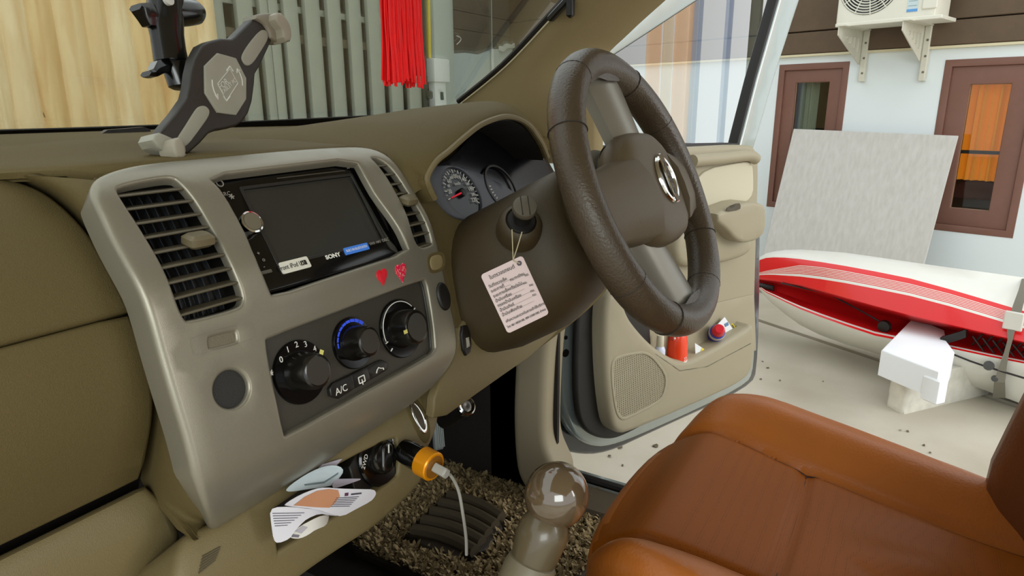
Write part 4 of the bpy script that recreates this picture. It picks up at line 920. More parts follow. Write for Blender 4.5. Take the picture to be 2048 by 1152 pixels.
# back wall and floor of the door pocket
pw = [DP.hit(u, v, .004) for u, v in [(1290, 640), (1508, 590), (1512, 700), (1360, 770), (1285, 720)]]
mk('pocket_back', sheet(DP.M, pw, (), .004, .002, .004, .03), trim_m, door)
pe = [DP.M(*DP.hit(u, v, .03), o) for (u, v) in ((1296, 704), (1345, 738), (1400, 730), (1488, 684)) for o in (.004, .052)]
mk('pocket_floor', thick([[pe[2*i], pe[2*i+1]] for i in range(4)], .003), trim_m, door)
pk_end = [DP.M(*DP.hit(u, v, .03), o) for (u, v) in ((1494, 606), (1508, 660)) for o in (.0, .055)]
# speaker grille with a real mesh of bars
GO = LO-.002
grl = mk('speaker_grille', sheet(DP.M, scale_poly(spkP, 1.0), [scale_poly(spkP, .955)], LO+.002, .002, .008, .015), trim_m, door)
mk('grille_shadow', sheet(DP.M, spkP, (), LO-.009, 0, .002, .03), mat('speaker_dark', '3d382c', .8), grl)
gb = Geo(); xs = [p[0] for p in spkP]; ys = [p[1] for p in spkP]; sp_ = scale_poly(spkP, .965)
def hspan(P, y): 
    r = [a[0]+(b[0]-a[0])*(y-a[1])/(b[1]-a[1]) for a, b in zip(P, P[1:]+P[:1]) if (a[1]-y)*(b[1]-y) < 0]; return (min(r), max(r)) if len(r) > 1 else None
def vspan(P, x):
    r = [a[1]+(b[1]-a[1])*(x-a[0])/(b[0]-a[0]) for a, b in zip(P, P[1:]+P[:1]) if (a[0]-x)*(b[0]-x) < 0]; return (min(r), max(r)) if len(r) > 1 else None
N_ = 30
for i in range(N_+1):
    y = min(ys)+(max(ys)-min(ys))*(i+.5)/(N_+1); s_ = hspan(sp_, y)
    if s_: box(DP.M((s_[0]+s_[1])/2, y, GO), s_[1]-s_[0], .0034, .002, DP.ux, DP.uy, g=gb)
    x = min(xs)+(max(xs)-min(xs))*(i+.5)/(N_+1); s_ = vspan(sp_, x)
    if s_: box(DP.M(x, (s_[0]+s_[1])/2, GO+.0005), .0040, s_[1]-s_[0], .002, DP.ux, DP.uy, g=gb)
setp(mk('grille_mesh', gb, trim_m, grl, weld=False), kind='stuff')
# pale insert and armrest
ins = [(1388, 346), (1492, 325), (1503, 328), (1506, 345), (1506, 400), (1455, 410), (1420, 424), (1396, 424)]
mk('insert_panel', sheet(DP.M, chaikin(px(DP, ins, .006), 2), (), .006, .004, .012, .02), insert_m, door, 'pale cream insert panel')
arm = [(1434, 434), (1456, 427), (1500, 410), (1526, 415), (1530, 424), (1529, 462), (1516, 474), (1492, 480), (1476, 474), (1458, 452)]
mk('armrest', sheet(DP.M, chaikin(px(DP, arm, .075), 1), (), .075, .010, .08, .02), trim_m, door, angle=60)
arm2 = [(1365, 470), (1420, 448), (1452, 458), (1478, 484), (1500, 486), (1500, 500), (1450, 515), (1400, 522), (1360, 520)]
mk('armrest_base', sheet(DP.M, chaikin(px(DP, arm2, .035), 2), (), .035, .018, .045, .02), trim_m, door, angle=60)
mk('pull_recess_shade', sheet(DP.M, chaikin(px(DP, [(1452, 424), (1455, 414), (1478, 405), (1482, 411), (1480, 420)], .0765), 1), (), .0765, 0, .002, .01), mat('recess_shade', '4c4433', .7), door)  # flat dark patch on the armrest, painted for shade inside the pull
# door shell, weatherstrip and flanges around the front lower corner
def band(name, pts, off, m, roll, dep, **k): return mk(name, sheet(DP.M, chaikin(px(DP, pts, off), 2), (), off, roll, dep, .03), m, door, angle=60, **k)
band('weatherstrip', [(1240, 300), (1170, 560), (1160, 640), (1157, 760), (1161, 825), (1174, 855), (1196, 870), (1225, 874), (1250, 866), (1300, 840), (1300, 600)], .012, rubber_m, .008, .014)
band('inner_flange', [(1240, 300), (1156, 540), (1131, 640), (1129, 760), (1136, 826), (1155, 866), (1184, 886), (1220, 888), (1300, 858), (1490, 770), (1508, 740), (1508, 600)], -.03, metal_m, .01, .03)
band('outer_shell', [(1240, 290), (1130, 540), (1088, 640), (1084, 760), (1094, 835), (1116, 880), (1150, 902), (1215, 902), (1300, 862), (1500, 772), (1516, 735), (1520, 300)], -.075, mat('dark_metal', '4b4e52', .25, metal=.6, coat=.6), .012, .05)
for (u, v, r_) in ((1131, 706, .010), (1131, 675, .005)):
    mk('rubber_plug', lathe(DP.pt(u, v, -.03), DP.n, [(r_, 0), (r_*.9, .003), (.0001, .004)], 18), rubber_m, door)
mk('hinge_plate', sheet(DP.M, chaikin(px(DP, [(1113, 640), (1136, 600), (1136, 650), (1128, 660), (1113, 658)], -.02), 1), (), -.02, .003, .008, .01), metal_m, door)
# window frame and glass
fo = [(1180, 306), (1184, 118), (1197, 97), (1240, 59), (1300, 4)]
foP = px(DP, fo, -.02); sl = (foP[4][1]-foP[2][1])/(foP[4][0]-foP[2][0]); topz = 1.66; xk = foP[4][0]+(topz-foP[4][1])/sl
rb = px(DP, [(1597, 0), (1548, 150), (1505, 298)], -.02); rt = (rb[0][0]+(topz-rb[0][1])*(rb[0][0]-rb[1][0])/(rb[0][1]-rb[1][1]), topz)
outer = foP+[(xk, topz), rt]+rb
gi = px(DP, [(1192, 304), (1196, 132), (1226, 106), (1300, 58), (1388, 0)], -.02); sl2 = (gi[4][1]-gi[2][1])/(gi[4][0]-gi[2][0]); tz2 = topz-.035; xk2 = gi[4][0]+(tz2-gi[4][1])/sl2
ri = px(DP, [(1562, 0), (1516, 160), (1481, 295)], -.02); rt2 = (ri[0][0]+(tz2-ri[0][1])*(ri[0][0]-ri[1][0])/(ri[0][1]-ri[1][1]), tz2)
inner = gi+[(xk2, tz2), rt2]+ri
mk('window_frame', sheet(DP.M, outer, [inner], -.02, .008, .05, .04, hroll=.005, hdepth=.02), metal_m, door)
inn2 = scale_poly(inner, .965)
mk('window_rubber', sheet(DP.M, scale_poly(inner, 1.005), [inn2], -.024, .004, .03, .04), rubber_m, door)
mk('window_glass', sheet(DP.M, scale_poly(inner, .99), (), -.04, 0, .004, .15), glass('door_glass', (.93, .97, .95), 1.5, 5.6), door)
qx = DP.hit(1187, 250, -.02)[0]
mk('sill_seal', tube([DP.M(foP[0][0], DP.hit(1190, 306, -.02)[1], -.018), DP.pt(1380, 304, -.018), DP.pt(1481, 297, -.018)], .006, 8), rubber_m, door)

# things in the door pocket
def upr(u, v, off): return DP.pt(u, v, off)
b0 = upr(1352, 735, .020)
can = empty('spray_can', b0, 'orange red capped air freshener spray can in the door pocket', 'spray can')
ax = V((0, 0, 1)); rc_ = .0275
org_m = mat('orange_red_can', 'f0441c', .25, spec=.6)
hz = upr(1352, 660, .020).z-b0.z
mk('can_body', lathe(b0, ax, [(rc_*.93, 0), (rc_, .004), (rc_, hz*.42), (rc_*.99, hz*.45)], 32), org_m, can)
mk('can_cap', lathe(b0, ax, [(rc_*1.0, hz*.45), (rc_*.97, hz*.60), (rc_*.86, hz*.82), (rc_*.70, hz*.95), (rc_*.55, hz*.985), (.0001, hz)], 32), org_m, can)
nz_ = upr(1347, 676, .020+rc_*.8); mk('nozzle_recess', lathe(nz_-DP.n*.004, DP.n, [(.0075, 0), (.0075, .005), (.006, .0075), (.0001, .0055)], 20), mat('deep_red', 'b52a10', .4), can)
mk('nozzle', lathe(nz_+DP.n*.001, DP.n, [(.0024, 0), (.0024, .004), (.0001, .0045)], 14), white_m, can)
mk('can_lettering', text_geo('22', b0+DP.n*(rc_+.0006)+V((0, 0, hz*.30))-DP.ux*.002, DP.ux, DP.uy, .013, sx=1.0), white_m, can, weld=False)
sb = mk('can_stripe', thick([[b0+V((0, 0, hz*z_))+DP.n*((rc_+.0006)*cos(a))+DP.ux*((rc_+.0006)*sin(a)) for z_ in (.20, .24)] for a in [-1.3+.2*i for i in range(14)]], .0006), white_m, can)
b1 = upr(1318, 728, .030)
wb = empty('small_bottle', b1, 'small pale bottle with a cream pump cap left of the orange can', 'bottle')
h1 = upr(1318, 672, .030).z-b1.z
mk('bottle_body', lathe(b1, ax, [(.013, 0), (.014, .004), (.014, h1*.50), (.011, h1*.60), (.0085, h1*.64)], 24), mat('pale_bottle', 'cfd3e6', .35), wb)
mk('bottle_cap', lathe(b1, ax, [(.0085, h1*.62), (.0095, h1*.64), (.0092, h1*.95), (.008, h1), (.0001, h1)], 24), mat('cream_cap', 'cdc6ae', .4), wb, 'cream cap')
# red-capped can lying tilted
ca = DP.ux*-.62+V((0, 0, .55))+DP.n*.55; ca.normalize()
c0 = upr(1436, 662, .042); r2_ = .022
rcn = empty('red_capped_can', c0-ca*.09, 'tilted white and blue spray can with a red cap in the door pocket', 'spray can')
mk('can_body', lathe(c0-ca*.11, ca, [(r2_, 0), (r2_, .098), (r2_*.98, .102), (r2_*.85, .108)], 28), mat('can_blue', '3f45a8', .3), rcn)
mk('can_shoulder', lathe(c0-ca*.022, ca, [(r2_*1.03, 0), (r2_*1.05, .006), (r2_*.98, .014), (r2_*.84, .020)], 28), mat('can_tin', 'd9d4c4', .3, metal=.3), rcn)
mk('can_cap', lathe(c0-ca*.006, ca, [(r2_*.80, 0), (r2_*.76, .018), (r2_*.62, .028), (r2_*.5, .030), (.0001, .030)], 28), red_m, rcn, 'red cap')
def leaflet(name, pts, off, label, cols, bend):
    P_ = px(DP, pts, off); g = Geo(); xs = [p[0] for p in P_]; ys = [p[1] for p in P_]
    M = lambda x, y, o: DP.M(x, y, o+bend*(x-min(xs)))
    return sheet(M, P_, (), off, 0, .0008, .01, back=True), M, P_
yel = mat('leaflet_yellow', 'e8d022', .5); wht = mat('leaflet_white', 'e6e9ea', .55); grn = mat('leaflet_green', '4c5a3c', .6)
t = empty('white_leaflet', upr(1460, 660, .02), 'white and yellow folded leaflet standing behind the red capped can', 'leaflet')
g, M_, _ = leaflet('x', [(1449, 634), (1482, 684), (1500, 700), (1430, 705), (1432, 652)], .016, '', 0, .02); mk('leaf', g, wht, t)
for (a_, b_, m_) in (((1462, 648), (1478, 672), yel), ((1470, 652), (1480, 664), grn), ((1476, 655), (1481, 663), yel)):
    q = [(a_[0], a_[1]), (a_[0]+4, a_[1]-1), (b_[0]+4, b_[1]-1), (b_[0], b_[1])]; mk('leaflet_print', sheet(DP.M, px(DP, q, .0185), (), .0185, 0, .0006, .01), m_, t)
mk('leaflet_text', sheet(DP.M, px(DP, [(1449, 648), (1456, 644), (1458, 650), (1451, 654)], .0182), (), .0182, 0, .0004, .01), mat('print_blue', '5a7fa0', .6), t)
t = empty('white_leaflet', upr(1400, 710, .03), 'white pointed leaflet corner showing between the two cans', 'leaflet')
g, M_, _ = leaflet('x', [(1390, 686), (1411, 700), (1420, 730), (1392, 735)], .034, '', 0, .0); mk('leaf', g, wht, t)
mk('leaflet_print', sheet(DP.M, px(DP, [(1404, 696), (1411, 700), (1409, 704), (1402, 702)], .0352), (), .0352, 0, .0006, .01), yel, t)
t = empty('paper_slip', upr(1370, 700, .02), 'thin white slip behind the orange spray can', 'paper')
mk('slip', sheet(DP.M, px(DP, [(1366, 669), (1373, 670), (1374, 684), (1370, 740), (1362, 740)], .006), (), .0075, 0, .001, .01, back=True), wht, t)

# ================================================================== car body round the cabin
car = empty('car_cabin', V((.9, .6, .3)), 'car cabin shell seen from inside with beige windscreen pillar and dark footwell', 'car')
# windscreen pillar trim
Ledge = [V(p) for p in catmull([tuple(onX(923, 207, 1.155)), tuple(onX(1013, 133, 1.14)), tuple(onX(1108, 33, 1.125)), tuple(onX(1150, -12, 1.115))], 5)]
Redge = [V(p) for p in catmull([tuple(onX(1187, 205, 1.215)), tuple(onX(1188, 118, 1.215)), tuple(onX(1238, 60, 1.205)), tuple(onX(1318, -14, 1.19))], 5)]
dL = (Ledge[-1]-Ledge[-5]).normalized(); dR = (Redge[-1]-Redge[-5]).normalized()
Ledge = [Ledge[0]+V((.02, .05, -.12))]+Ledge+[Ledge[-1]+dL*.18, Ledge[-1]+dL*.36]; Redge = [onX(1187, 330, 1.215)]+Redge+[Redge[-1]+dR*.18, Redge[-1]+dR*.36]
secs = []
for a, b in zip(Ledge, Redge):
    row = [a+V((.03, .015, .01)), a]
    for t in (.15, .35, .5, .65, .85): m_ = a.lerp(b, t); m_ += V((-.035, -.012, .006))*sin(PI*t)*.7; row.append(m_)
    row += [b, b+V((.035, -.005, -.004))]; secs.append(row)
mk('pillar_trim', thick(secs, -.004), beige_m, car, angle=60)
mk('pillar_seal', tube([p+V((-.006, .004, .004)) for p in Ledge[1:]], .0052, 8), rubber_m, car)
mk('visor_clip', box(onX(1119, 18, 1.105), .055, .014, .012, dL, V((1, 0, 0)), bev=.003), black_m, car)
mk('visor_clip', box(onX(1141, 14, 1.10), .013, .012, .035, (1, 0, 0), (0, 1, 0), bev=.004), black_m, car)
# windscreen with its black border
def wsp(x, t):
    c_ = ((x-.48)/.7)**2; y = 1.075-.25*c_-(.66-.10*c_)*t; return V((x, y, 1.213+.02*c_*(1-t)+.46*t))
gw = glass('windscreen_glass', (.97, .985, .97), 1.45, .55)
mk('windscreen', thick([[wsp(-.45+1.62*i/24, t/10) for t in range(11)] for i in range(25)], .004), gw, car)
mk('screen_border', thick([[wsp(-.45+1.62*i/24, t)+V((0, -.006, 0)) for t in (-.01, .012, .022)] for i in range(25)], .002), rubber_m, car)
mk('wiper_cover', thick([[onY(205+12*i, 268-1.0*i, .99)+V((0, 0, .0+dz*(1 if 0 < i < 8 else .2))) for dz in (-.012, .005)] for i in range(9)], .01), black_m, car)
# kick panel, footwell, sill, tunnel
KP = Plane((1.19, 0, 0), (0, -1, 0), XZ)
kick = [(1060, 600), (1090, 640), (1084, 660), (1078, 705), (1074, 800), (1073, 868), (1079, 900), (1090, 925), (1104, 955), (1096, 985), (1066, 985), (1046, 955), (1040, 920), (1036, 840), (1040, 740), (1046, 640)]
mk('kick_panel', sheet(KP.M, chaikin(px(KP, kick), 2), (), 0, .018, .08, .03), mat('kick_trim', '92876e', .6, bump=.1, bscale=700), car, angle=60)
FZ = .33
carpet_d = mat('footwell_carpet', '241e19', .95, bump=.6, bscale=250, var=.3, vscale=200)
def quad(name, P, m): return mk(name, thick([[V(P[0]), V(P[1])], [V(P[3]), V(P[2])]], .01), m, car)
quad('floor_pan', [(.2, -.6, FZ), (1.24, -.6, FZ), (1.24, 1.2, FZ), (.2, 1.2, FZ)], carpet_d)
quad('firewall', [(.2, 1.15, FZ), (1.3, 1.15, FZ), (1.3, .98, 1.18), (.2, .98, 1.18)], carpet_d)
quad('side_lining', [(1.235, .62, FZ), (1.235, 1.2, FZ), (1.235, 1.2, 1.1), (1.235, .62, 1.1)], carpet_d)
mk('tunnel', loft([[V((x, y, z)) for x, z in ((.30, FZ), (.33, .50), (.38, .57), (.58, .57), (.63, .50), (.67, FZ))] for y in (-.6, 0, .6, 1.15)]), carpet_d, car, angle=50)
sill_m = mat('sill_plastic', '4f4434', .6, bump=.1, bscale=600)
mk('sill_plate', box((1.255, .05, .353), .11, 1.25, .05, bev=.012), sill_m, car)
mk('sill_seal', tube([(1.315, .70, .385), (1.315, .4, .384), (1.315, -.6, .384)], .010, 8), rubber_m, car)
mk('rocker_panel', box((1.36, .1, .30), .08, 1.5, .12, bev=.02), metal_m, car)
mk('hinge_pillar', loft([[V((x, y, z)) for x, y in ((1.235, .68), (1.235, .80), (1.31, .80), (1.31, .745), (1.275, .71))] for z in (.33, .6, 1.1)]), mat('dark_metal', '4b4e52'), car)
# roof over the cabin
secs = []
for i in range(15):
    x = -.35+1.66*i/14; c_ = ((x-.48)/.83)**2
    secs.append([V((x, .42-.08*c_-.25*j, 1.70-.10*c_**2-.0*j)) for j in range(8)])
mk('roof_lining', thick(secs, -.03), mat('roof_cloth', 'b3a88e', .95), car, angle=60)

# pedal, key lock, power socket
ped = empty('foot_pedal', onY(875, 870, .80), 'grey rubber faced foot pedal hanging in the dark footwell', 'pedal')
pc = onY(875, 868, .80); PPd = Plane(pc, (.93, .1, -.36), (.30, .30, .9))
mk('pedal_pad', box(pc, .034, .066, .012, PPd.ux, PPd.uy, bev=.004), mat('pedal_rubber', '6f7573', .45), ped)
for i in range(4): mk('pedal_rib', box(pc+PPd.n*.007+PPd.ux*(-.011+.0075*i), .003, .056, .002, PPd.ux, PPd.uy), mat('pedal_rib', '868d8a', .45), ped)
mk('pedal_arm', tube([pc-PPd.n*.01, pc+V((-.02, .08, .12)), pc+V((-.03, .22, .26))], .007, 8), black_m, ped)
kl = onY(932, 812, .62); lk = empty('lock_cylinder', kl, 'small chrome ringed lock cylinder under the dashboard', 'lock')
dkl = (V((CAM.x, CAM.y, CAM.z))-kl).normalized()+V((.55, 0, 0)); dkl.normalize()
mk('lock_ring', lathe(kl, dkl, [(.0175, -.006), (.0175, .002), (.015, .004), (.011, .003), (.0105, .0)], 28), chrome_m, lk)
mk('lock_core', lathe(kl, dkl, [(.010, -.01), (.0095, .002), (.005, .0025), (.0001, .001)], 24), mat('lock_core', '55504a', .3, metal=.6), lk)
mk('lock_body', lathe(kl-dkl*.09, dkl, [(.016, 0), (.016, .085)], 20), black_m, lk)
cs = Cn.hit(838, 833, .001)
sk = empty('power_socket', Cn.M(*cs), 'chrome ringed power socket at the right end of the lower console', 'socket')
sck = lambda k, rx_, ry_: circ(cs, rx_*k, ry_*k, 28)
mk('socket_surround', sheet(Cn.M, sck(1.5, .0085, .023), [sck(1.02, .0085, .023)], .001, .003, .006, .006), dash_m, sk)
mk('socket_ring', sheet(Cn.M, sck(1, .0085, .023), [sck(.82, .0085, .023)], .002, .001, .006, .006), chrome_m, sk)
mk('socket_well', sheet(Cn.M, sck(.95, .0085, .023), (), .0008, 0, .0006, .01), mat('socket_dark', '4a3f30', .5), sk)

# car charger with orange ring and its cable
q0 = onY(806, 900, .495); q1 = onY(857, 928, .452); cdn = (q1-q0).normalized()
chg = empty('car_charger', q1, 'black car charger with an orange ring and thin grey cable', 'charger')
mk('charger_body', lathe(q0, cdn, [(.014, 0), (.0155, .01), (.0155, (q1-q0).length-.008)], 28), gloss_m, chg)
mk('charger_ring', lathe(q1-cdn*.011, cdn, [(.0165, 0), (.0178, .001), (.0178, .019), (.0165, .0205)], 36), mat('orange_anodised', 'f09a12', .3, metal=.35), chg, 'orange ring')
mk('charger_face', lathe(q1+cdn*.009, cdn, [(.0145, 0), (.014, .0012), (.0001, .0014)], 28), mat('charger_face', '8a5a20', .25), chg)
mk('usb_plug', box(q1+cdn*.020, .011, .013, .02, cdn.orthogonal(), cdn.cross(cdn.orthogonal()), bev=.002), mat('plug_grey', 'a8a49a', .45), chg)
cab = catmull([tuple(q1+cdn*.028)]+[tuple(onY(u, v, y)) for u, v, y in [(902, 952, .425), (917, 982, .41), (926, 1030, .40), (932, 1075, .40), (933, 1110, .40)]], 6)
mk('charger_cable', tube(cab, .0019, 8), mat('cable_grey', '97938a', .5), chg)

# gear lever
gl0 = at(1113, 990, .735); gax = (gl0-at(1040, 1190, .765)).normalized()
gear = empty('gear_lever', gl0-gax*.12, 'gear lever with a large glossy smoke brown ball knob', 'gear lever')
kr = .0335
mk('ball_knob', lathe(gl0, gax, [(kr*sin(PI*(.02+.9*i/22)), -kr*1.03*cos(PI*(.02+.9*i/22))*-1*-1) for i in range(23)][::-1] if False else [(max(.0001, kr*sin(a)), -kr*1.04*cos(a)) for a in [PI*(.12+.88*i/26) for i in range(27)]], 40), mat('smoke_knob', '5c4b36', .1, spec=.8, coat=1), gear)
mk('knob_neck', lathe(gl0, gax, [(.0235, -.072), (.0255, -.060), (.0270, -.045), (.0262, -.034), (.022, -.026)], 32), mat('knob_neck', '5a4e38', .3, coat=.3), gear)
mk('lever_collar', lathe(gl0, gax, [(.03, -.135), (.0285, -.10), (.0275, -.080), (.0255, -.073), (.02, -.070)], 32), mat('collar_grey', '6f6650', .45), gear)
# gear console: dark moulded cover on the tunnel
gc = empty('gear_console', V((.45, .3, .57)), 'dark brown moulded gear console below the lower dashboard', 'console')
secs = []
for y, z, w_ in ((.52, .60, .13), (.44, .64, .125), (.36, .672, .12), (.26, .69, .12), (.14, .69, .12), (0, .68, .12), (-.2, .67, .12)):
    secs.append([V((.50+a*w_, y, z+dz)) for a, dz in ((-1.15, -.11), (-1.05, -.03), (-.85, -.004), (-.4, .004), (.4, .004), (.85, -.004), (1.05, -.03), (1.15, -.11))])
mk('console_cover', loft(secs, closed=False), mat('console_dark', '463c2a', .5, bump=.15, bscale=800), gc, angle=60)
secs = []
for k, (r_, z_) in enumerate(((.085, 0), (.078, .018), (.06, .045), (.045, .075), (.034, .105))):
    c_ = V((.5, .22, .688)).lerp(gl0-gax*.13, k/4); secs.append([c_+V((r_*cos(a)*(1+.06*sin(6*a+k)), r_*sin(a)*(1+.06*sin(6*a+k)), 0)) for a in [2*PI*i/36 for i in range(36)]])
mk('lever_boot', loft(secs), mat('boot_leather', '4d4330', .5, bump=.2, bscale=300), gc, angle=70)

# shaggy carpet mat with a ribbed heel pad
MZ = FZ+.03
matp = [(690, 1085), (705, 1010), (760, 940), (830, 905), (880, 900), (960, 940), (1060, 962), (1200, 990), (1245, 1015), (1215, 1090), (1150, 1160), (1080, 1200), (940, 1200), (800, 1130)]
def onM(u, v): p = onZ(u, v, MZ); return (p.x, p.y)
mat_poly = chaikin([onM(*q) for q in matp], 1)
fl = empty('floor_mat', V((.95, .65, FZ)), 'brown shaggy carpet mat with a ribbed rubber heel pad in the footwell', 'floor mat')
def mz(x, y, o): return V((x, y, MZ+o+.10*max(0, .80-x)*1.0))
shag = mat('shag_pile', '9c8862', .9, var=.45, vscale=90)
mk('mat_base', sheet(mz, mat_poly, (), -.004, .004, .02, .05), mat('mat_backing', '40362a', .9), fl)
heel = [onM(*q) for q in [(806, 1082), (900, 990), (1018, 1042), (950, 1130)]]
hb = scale_poly(heel, 1.06)
rnd = random.Random(5); gt = Geo(); xs = [p[0] for p in mat_poly]; ys = [p[1] for p in mat_poly]; cnt = 0
while cnt < 9000:
    x, y = rnd.uniform(min(xs), max(xs)), rnd.uniform(min(ys), max(ys))
    if not inside((x, y), mat_poly) or inside((x, y), hb): continue
    cnt += 1; b_ = mz(x, y, -.002); a = rnd.random()*6.3; l_ = rnd.uniform(.010, .024); r_ = rnd.uniform(.0022, .004); t_ = V((cos(a)*l_*.7, sin(a)*l_*.7, l_*rnd.uniform(.5, 1)))
    e1 = V((-sin(a), cos(a), 0))*r_
    gt.add([b_-e1, b_+e1, b_+t_*.6+e1*1.1+V((0, 0, r_)), b_+t_*.6-e1*1.1+V((0, 0, r_)), b_+t_], [(0, 1, 2, 3), (3, 2, 4)])
setp(mk('carpet_pile', gt, shag, fl, weld=False), kind='stuff')
hp_ = mk('heel_pad', sheet(mz, chaikin(heel, 1), (), .010, .004, .015, .04), mat('heel_rubber', '3a3126', .6), fl)
hx0, hx1 = V(mz(*heel[0], .010)), V(mz(*heel[1], .010)); hx3, hx2 = V(mz(*heel[3], .010)), V(mz(*heel[2], .010))
for i in range(5):
    t = (i+.6)/5.2; a, b = hx0.lerp(hx1, t), hx3.lerp(hx2, t); pts = []
    for k in range(11):
        q_ = k/10; m_ = a.lerp(b, .06+.88*q_); m_ += (hx1-hx0)*(-.10*sin(PI*q_))*-1*.6; m_.z += .006; pts.append(m_)
    mk('heel_rib', tube(pts, .014, 8), mat('heel_rib', '4e4433', .55), hp_)

# papers in the console tray
TPn = Plane(onY(640, 1000, .492), XA, (0, .22, .975))
ppr = mat('white_paper', 'd9d6dc', .7); ppr2 = mat('blue_white_paper', 'c3cfd4', .6); ppr3 = mat('lilac_paper', 'b8b0bd', .7); org_p = mat('orange_print', 'bf8560', .6); pr_ink = mat('print_ink', '4a4552', .7)
def sheet_paper(name, pts, off, m, bend, label, parent=None, grp='papers in the console tray'):
    P_ = chaikin(px(TPn, pts, off), 1); xs = [p[0] for p in P_]; ys = [p[1] for p in P_]; x0_, x1_, y0_, y1_ = min(xs), max(xs), min(ys), max(ys)
    M = lambda x, y, o: TPn.M(x, y, o+bend(min(1, max(0, (x-x0_)/(x1_-x0_))), min(1, max(0, (y-y0_)/(y1_-y0_)))))
    return sheet(M, P_, (), off, 0, .0007, .008, back=True), M
def paper(pts, off, m, bend, label, extra=()):
    t = empty('paper', TPn.pt(*pts[0], off), label, 'paper', 'papers in the console tray'); g, M = sheet_paper('x', pts, off, m, bend, label); mk('leaf', g, m, t)
    for (nm, q, mm) in extra: mk(nm, sheet(lambda x, y, o: M(x, y, o), px(TPn, q, off), (), off+.0006, 0, .0004, .008), mm, t)
    return t, M
paper([(640, 930), (655, 925), (681, 916), (676, 922), (668, 932), (660, 945), (630, 950)], -.016, ppr3, lambda a, b: .004*a, 'grey lilac paper with a pointed tip at the top of the tray')
paper([(571, 981), (582, 969), (610, 950), (637, 936), (655, 930), (669, 931), (675, 941), (672, 955), (669, 970), (640, 974), (610, 978), (580, 984)], -.009, ppr2, lambda a, b: .010*sin(PI*b)*a, 'pale blue white leaflet curled over at the back of the tray', [('fold_line', [(605, 968), (640, 962), (665, 944), (664, 948), (640, 966), (606, 971)], mat('fold_grey', '6f7d80', .7))])
paper([(668, 958), (700, 957), (723, 957), (700, 966), (676, 975), (664, 976)], -.006, ppr3, lambda a, b: .003*a, 'small lilac slip pointing right beside the selector knob')
lines = []
for i in range(6): lines.append(('printed_line', [(652-2*i, 993+3.4*i), (700-3*i, 991+3.8*i), (700-3*i, 992+3.8*i), (652-2*i, 994.2+3.4*i)], pr_ink))
paper([(558, 1011), (564, 1004), (590, 988), (617, 976), (635, 973), (658, 975), (700, 976), (731, 977), (740, 984), (741, 992), (735, 1002), (705, 1017), (677, 1032), (650, 1027), (612, 1015)], .006, ppr, lambda a, b: .012*sin(PI*b*.8)+.006*a, 'white leaflet with an orange printed block sticking out of the tray',
      [('orange_block', [(574, 1009), (596, 992), (619, 980), (640, 976), (656, 978), (659, 990), (650, 1004), (640, 1013), (612, 1012)], org_p), ('printed_mark', [(669, 984), (676, 983), (676, 989), (669, 990)], mat('plum_mark', '5a2a4a', .6)), ('printed_heading', [(682, 985), (704, 983), (704, 986), (682, 988)], pr_ink)]+lines)
paper([(539, 1019), (556, 1012), (600, 1015), (668, 1023), (678, 1032), (655, 1030), (632, 1026), (606, 1036), (592, 1050), (582, 1064), (575, 1077), (555, 1087), (548, 1080), (543, 1050)], .012, ppr, lambda a, b: .006*sin(PI*a), 'white printed sheet folded over the front of the tray',
      [('printed_line', [(543+i, 1026+5*i), (600-6*i, 1024+5*i), (600-6*i, 1025+5*i), (543+i, 1027.3+5*i)], pr_ink) for i in range(6)])
paper([(580, 1073), (586, 1058), (600, 1043), (620, 1031), (640, 1029), (660, 1030), (652, 1040), (640, 1049), (616, 1056), (604, 1068), (594, 1076), (584, 1077)], .009, mat('receipt_paper', 'cfcac2', .7), lambda a, b: .012*sin(PI*a), 'rolled till receipt at the front of the tray',
      [('printed_line', [(585, 1062), (595, 1050), (602, 1053), (594, 1066)], mat('receipt_print', 'a59fa6', .7)), ('printed_block', [(582, 1068), (592, 1069), (591, 1074), (582, 1074)], mat('receipt_dark', '6d6670', .7))])

# ================================================================== tablet holder on its arm
az = rad(11.7); tux = V((cos(az), sin(az), 0)); tuy = V((-.03, .16, .985))
HPl = Plane(onY(380, 300, .645), tux, tuy)
hold = empty('tablet_holder', HPl.pt(400, 300), 'black and grey tablet holder on a jointed black arm leaning on the dash', 'tablet holder')
hb_m = mat('holder_black', '2a241d', .45, bump=.1, bscale=700); hg_m = mat('holder_grey', '9c9989', .45, bump=.1, bscale=700)
body = [(324, 270), (356, 232), (379, 199), (385, 174), (388, 148), (394, 122), (401, 108), (408, 95), (424, 87), (444, 82), (466, 83), (474, 78), (484, 68), (514, 38), (525, 39), (534, 58), (541, 79), (530, 102), (519, 126), (508, 145), (506, 170), (502, 200), (495, 222), (484, 238), (472, 247), (455, 252), (430, 256), (416, 262), (398, 282), (374, 303), (356, 290)]
mk('holder_body', sheet(HPl.M, px(HPl, body), (), 0, .003, .013, .008, back=True), hb_m, hold)
octp = [(436, 108), (472, 118), (492, 157), (492, 198), (472, 229), (436, 224), (412, 186), (411, 133)]
pl = mk('octagon_plate', sheet(HPl.M, px(HPl, octp, .002), (), .002, .001, .004, .012), hg_m, hold, 'grey octagonal plate')
mk('upper_slider', sheet(HPl.M, chaikin(px(HPl, [(485, 112), (500, 88), (522, 62), (533, 62), (537, 76), (520, 104), (504, 128), (493, 131), (486, 122)], .0015), 2), (), .0015, .001, .004, .01), hg_m, hold)
mk('lower_slider', sheet(HPl.M, chaikin(px(HPl, [(400, 214), (413, 213), (421, 226), (400, 256), (370, 296), (350, 288), (375, 250), (392, 222)], .0015), 2), (), .0015, .001, .004, .01), hg_m, hold)
def clamp(pts, o1): return sheet(HPl.M, chaikin(px(HPl, pts, o1), 1), (), o1, .003, .02, .01, back=True)
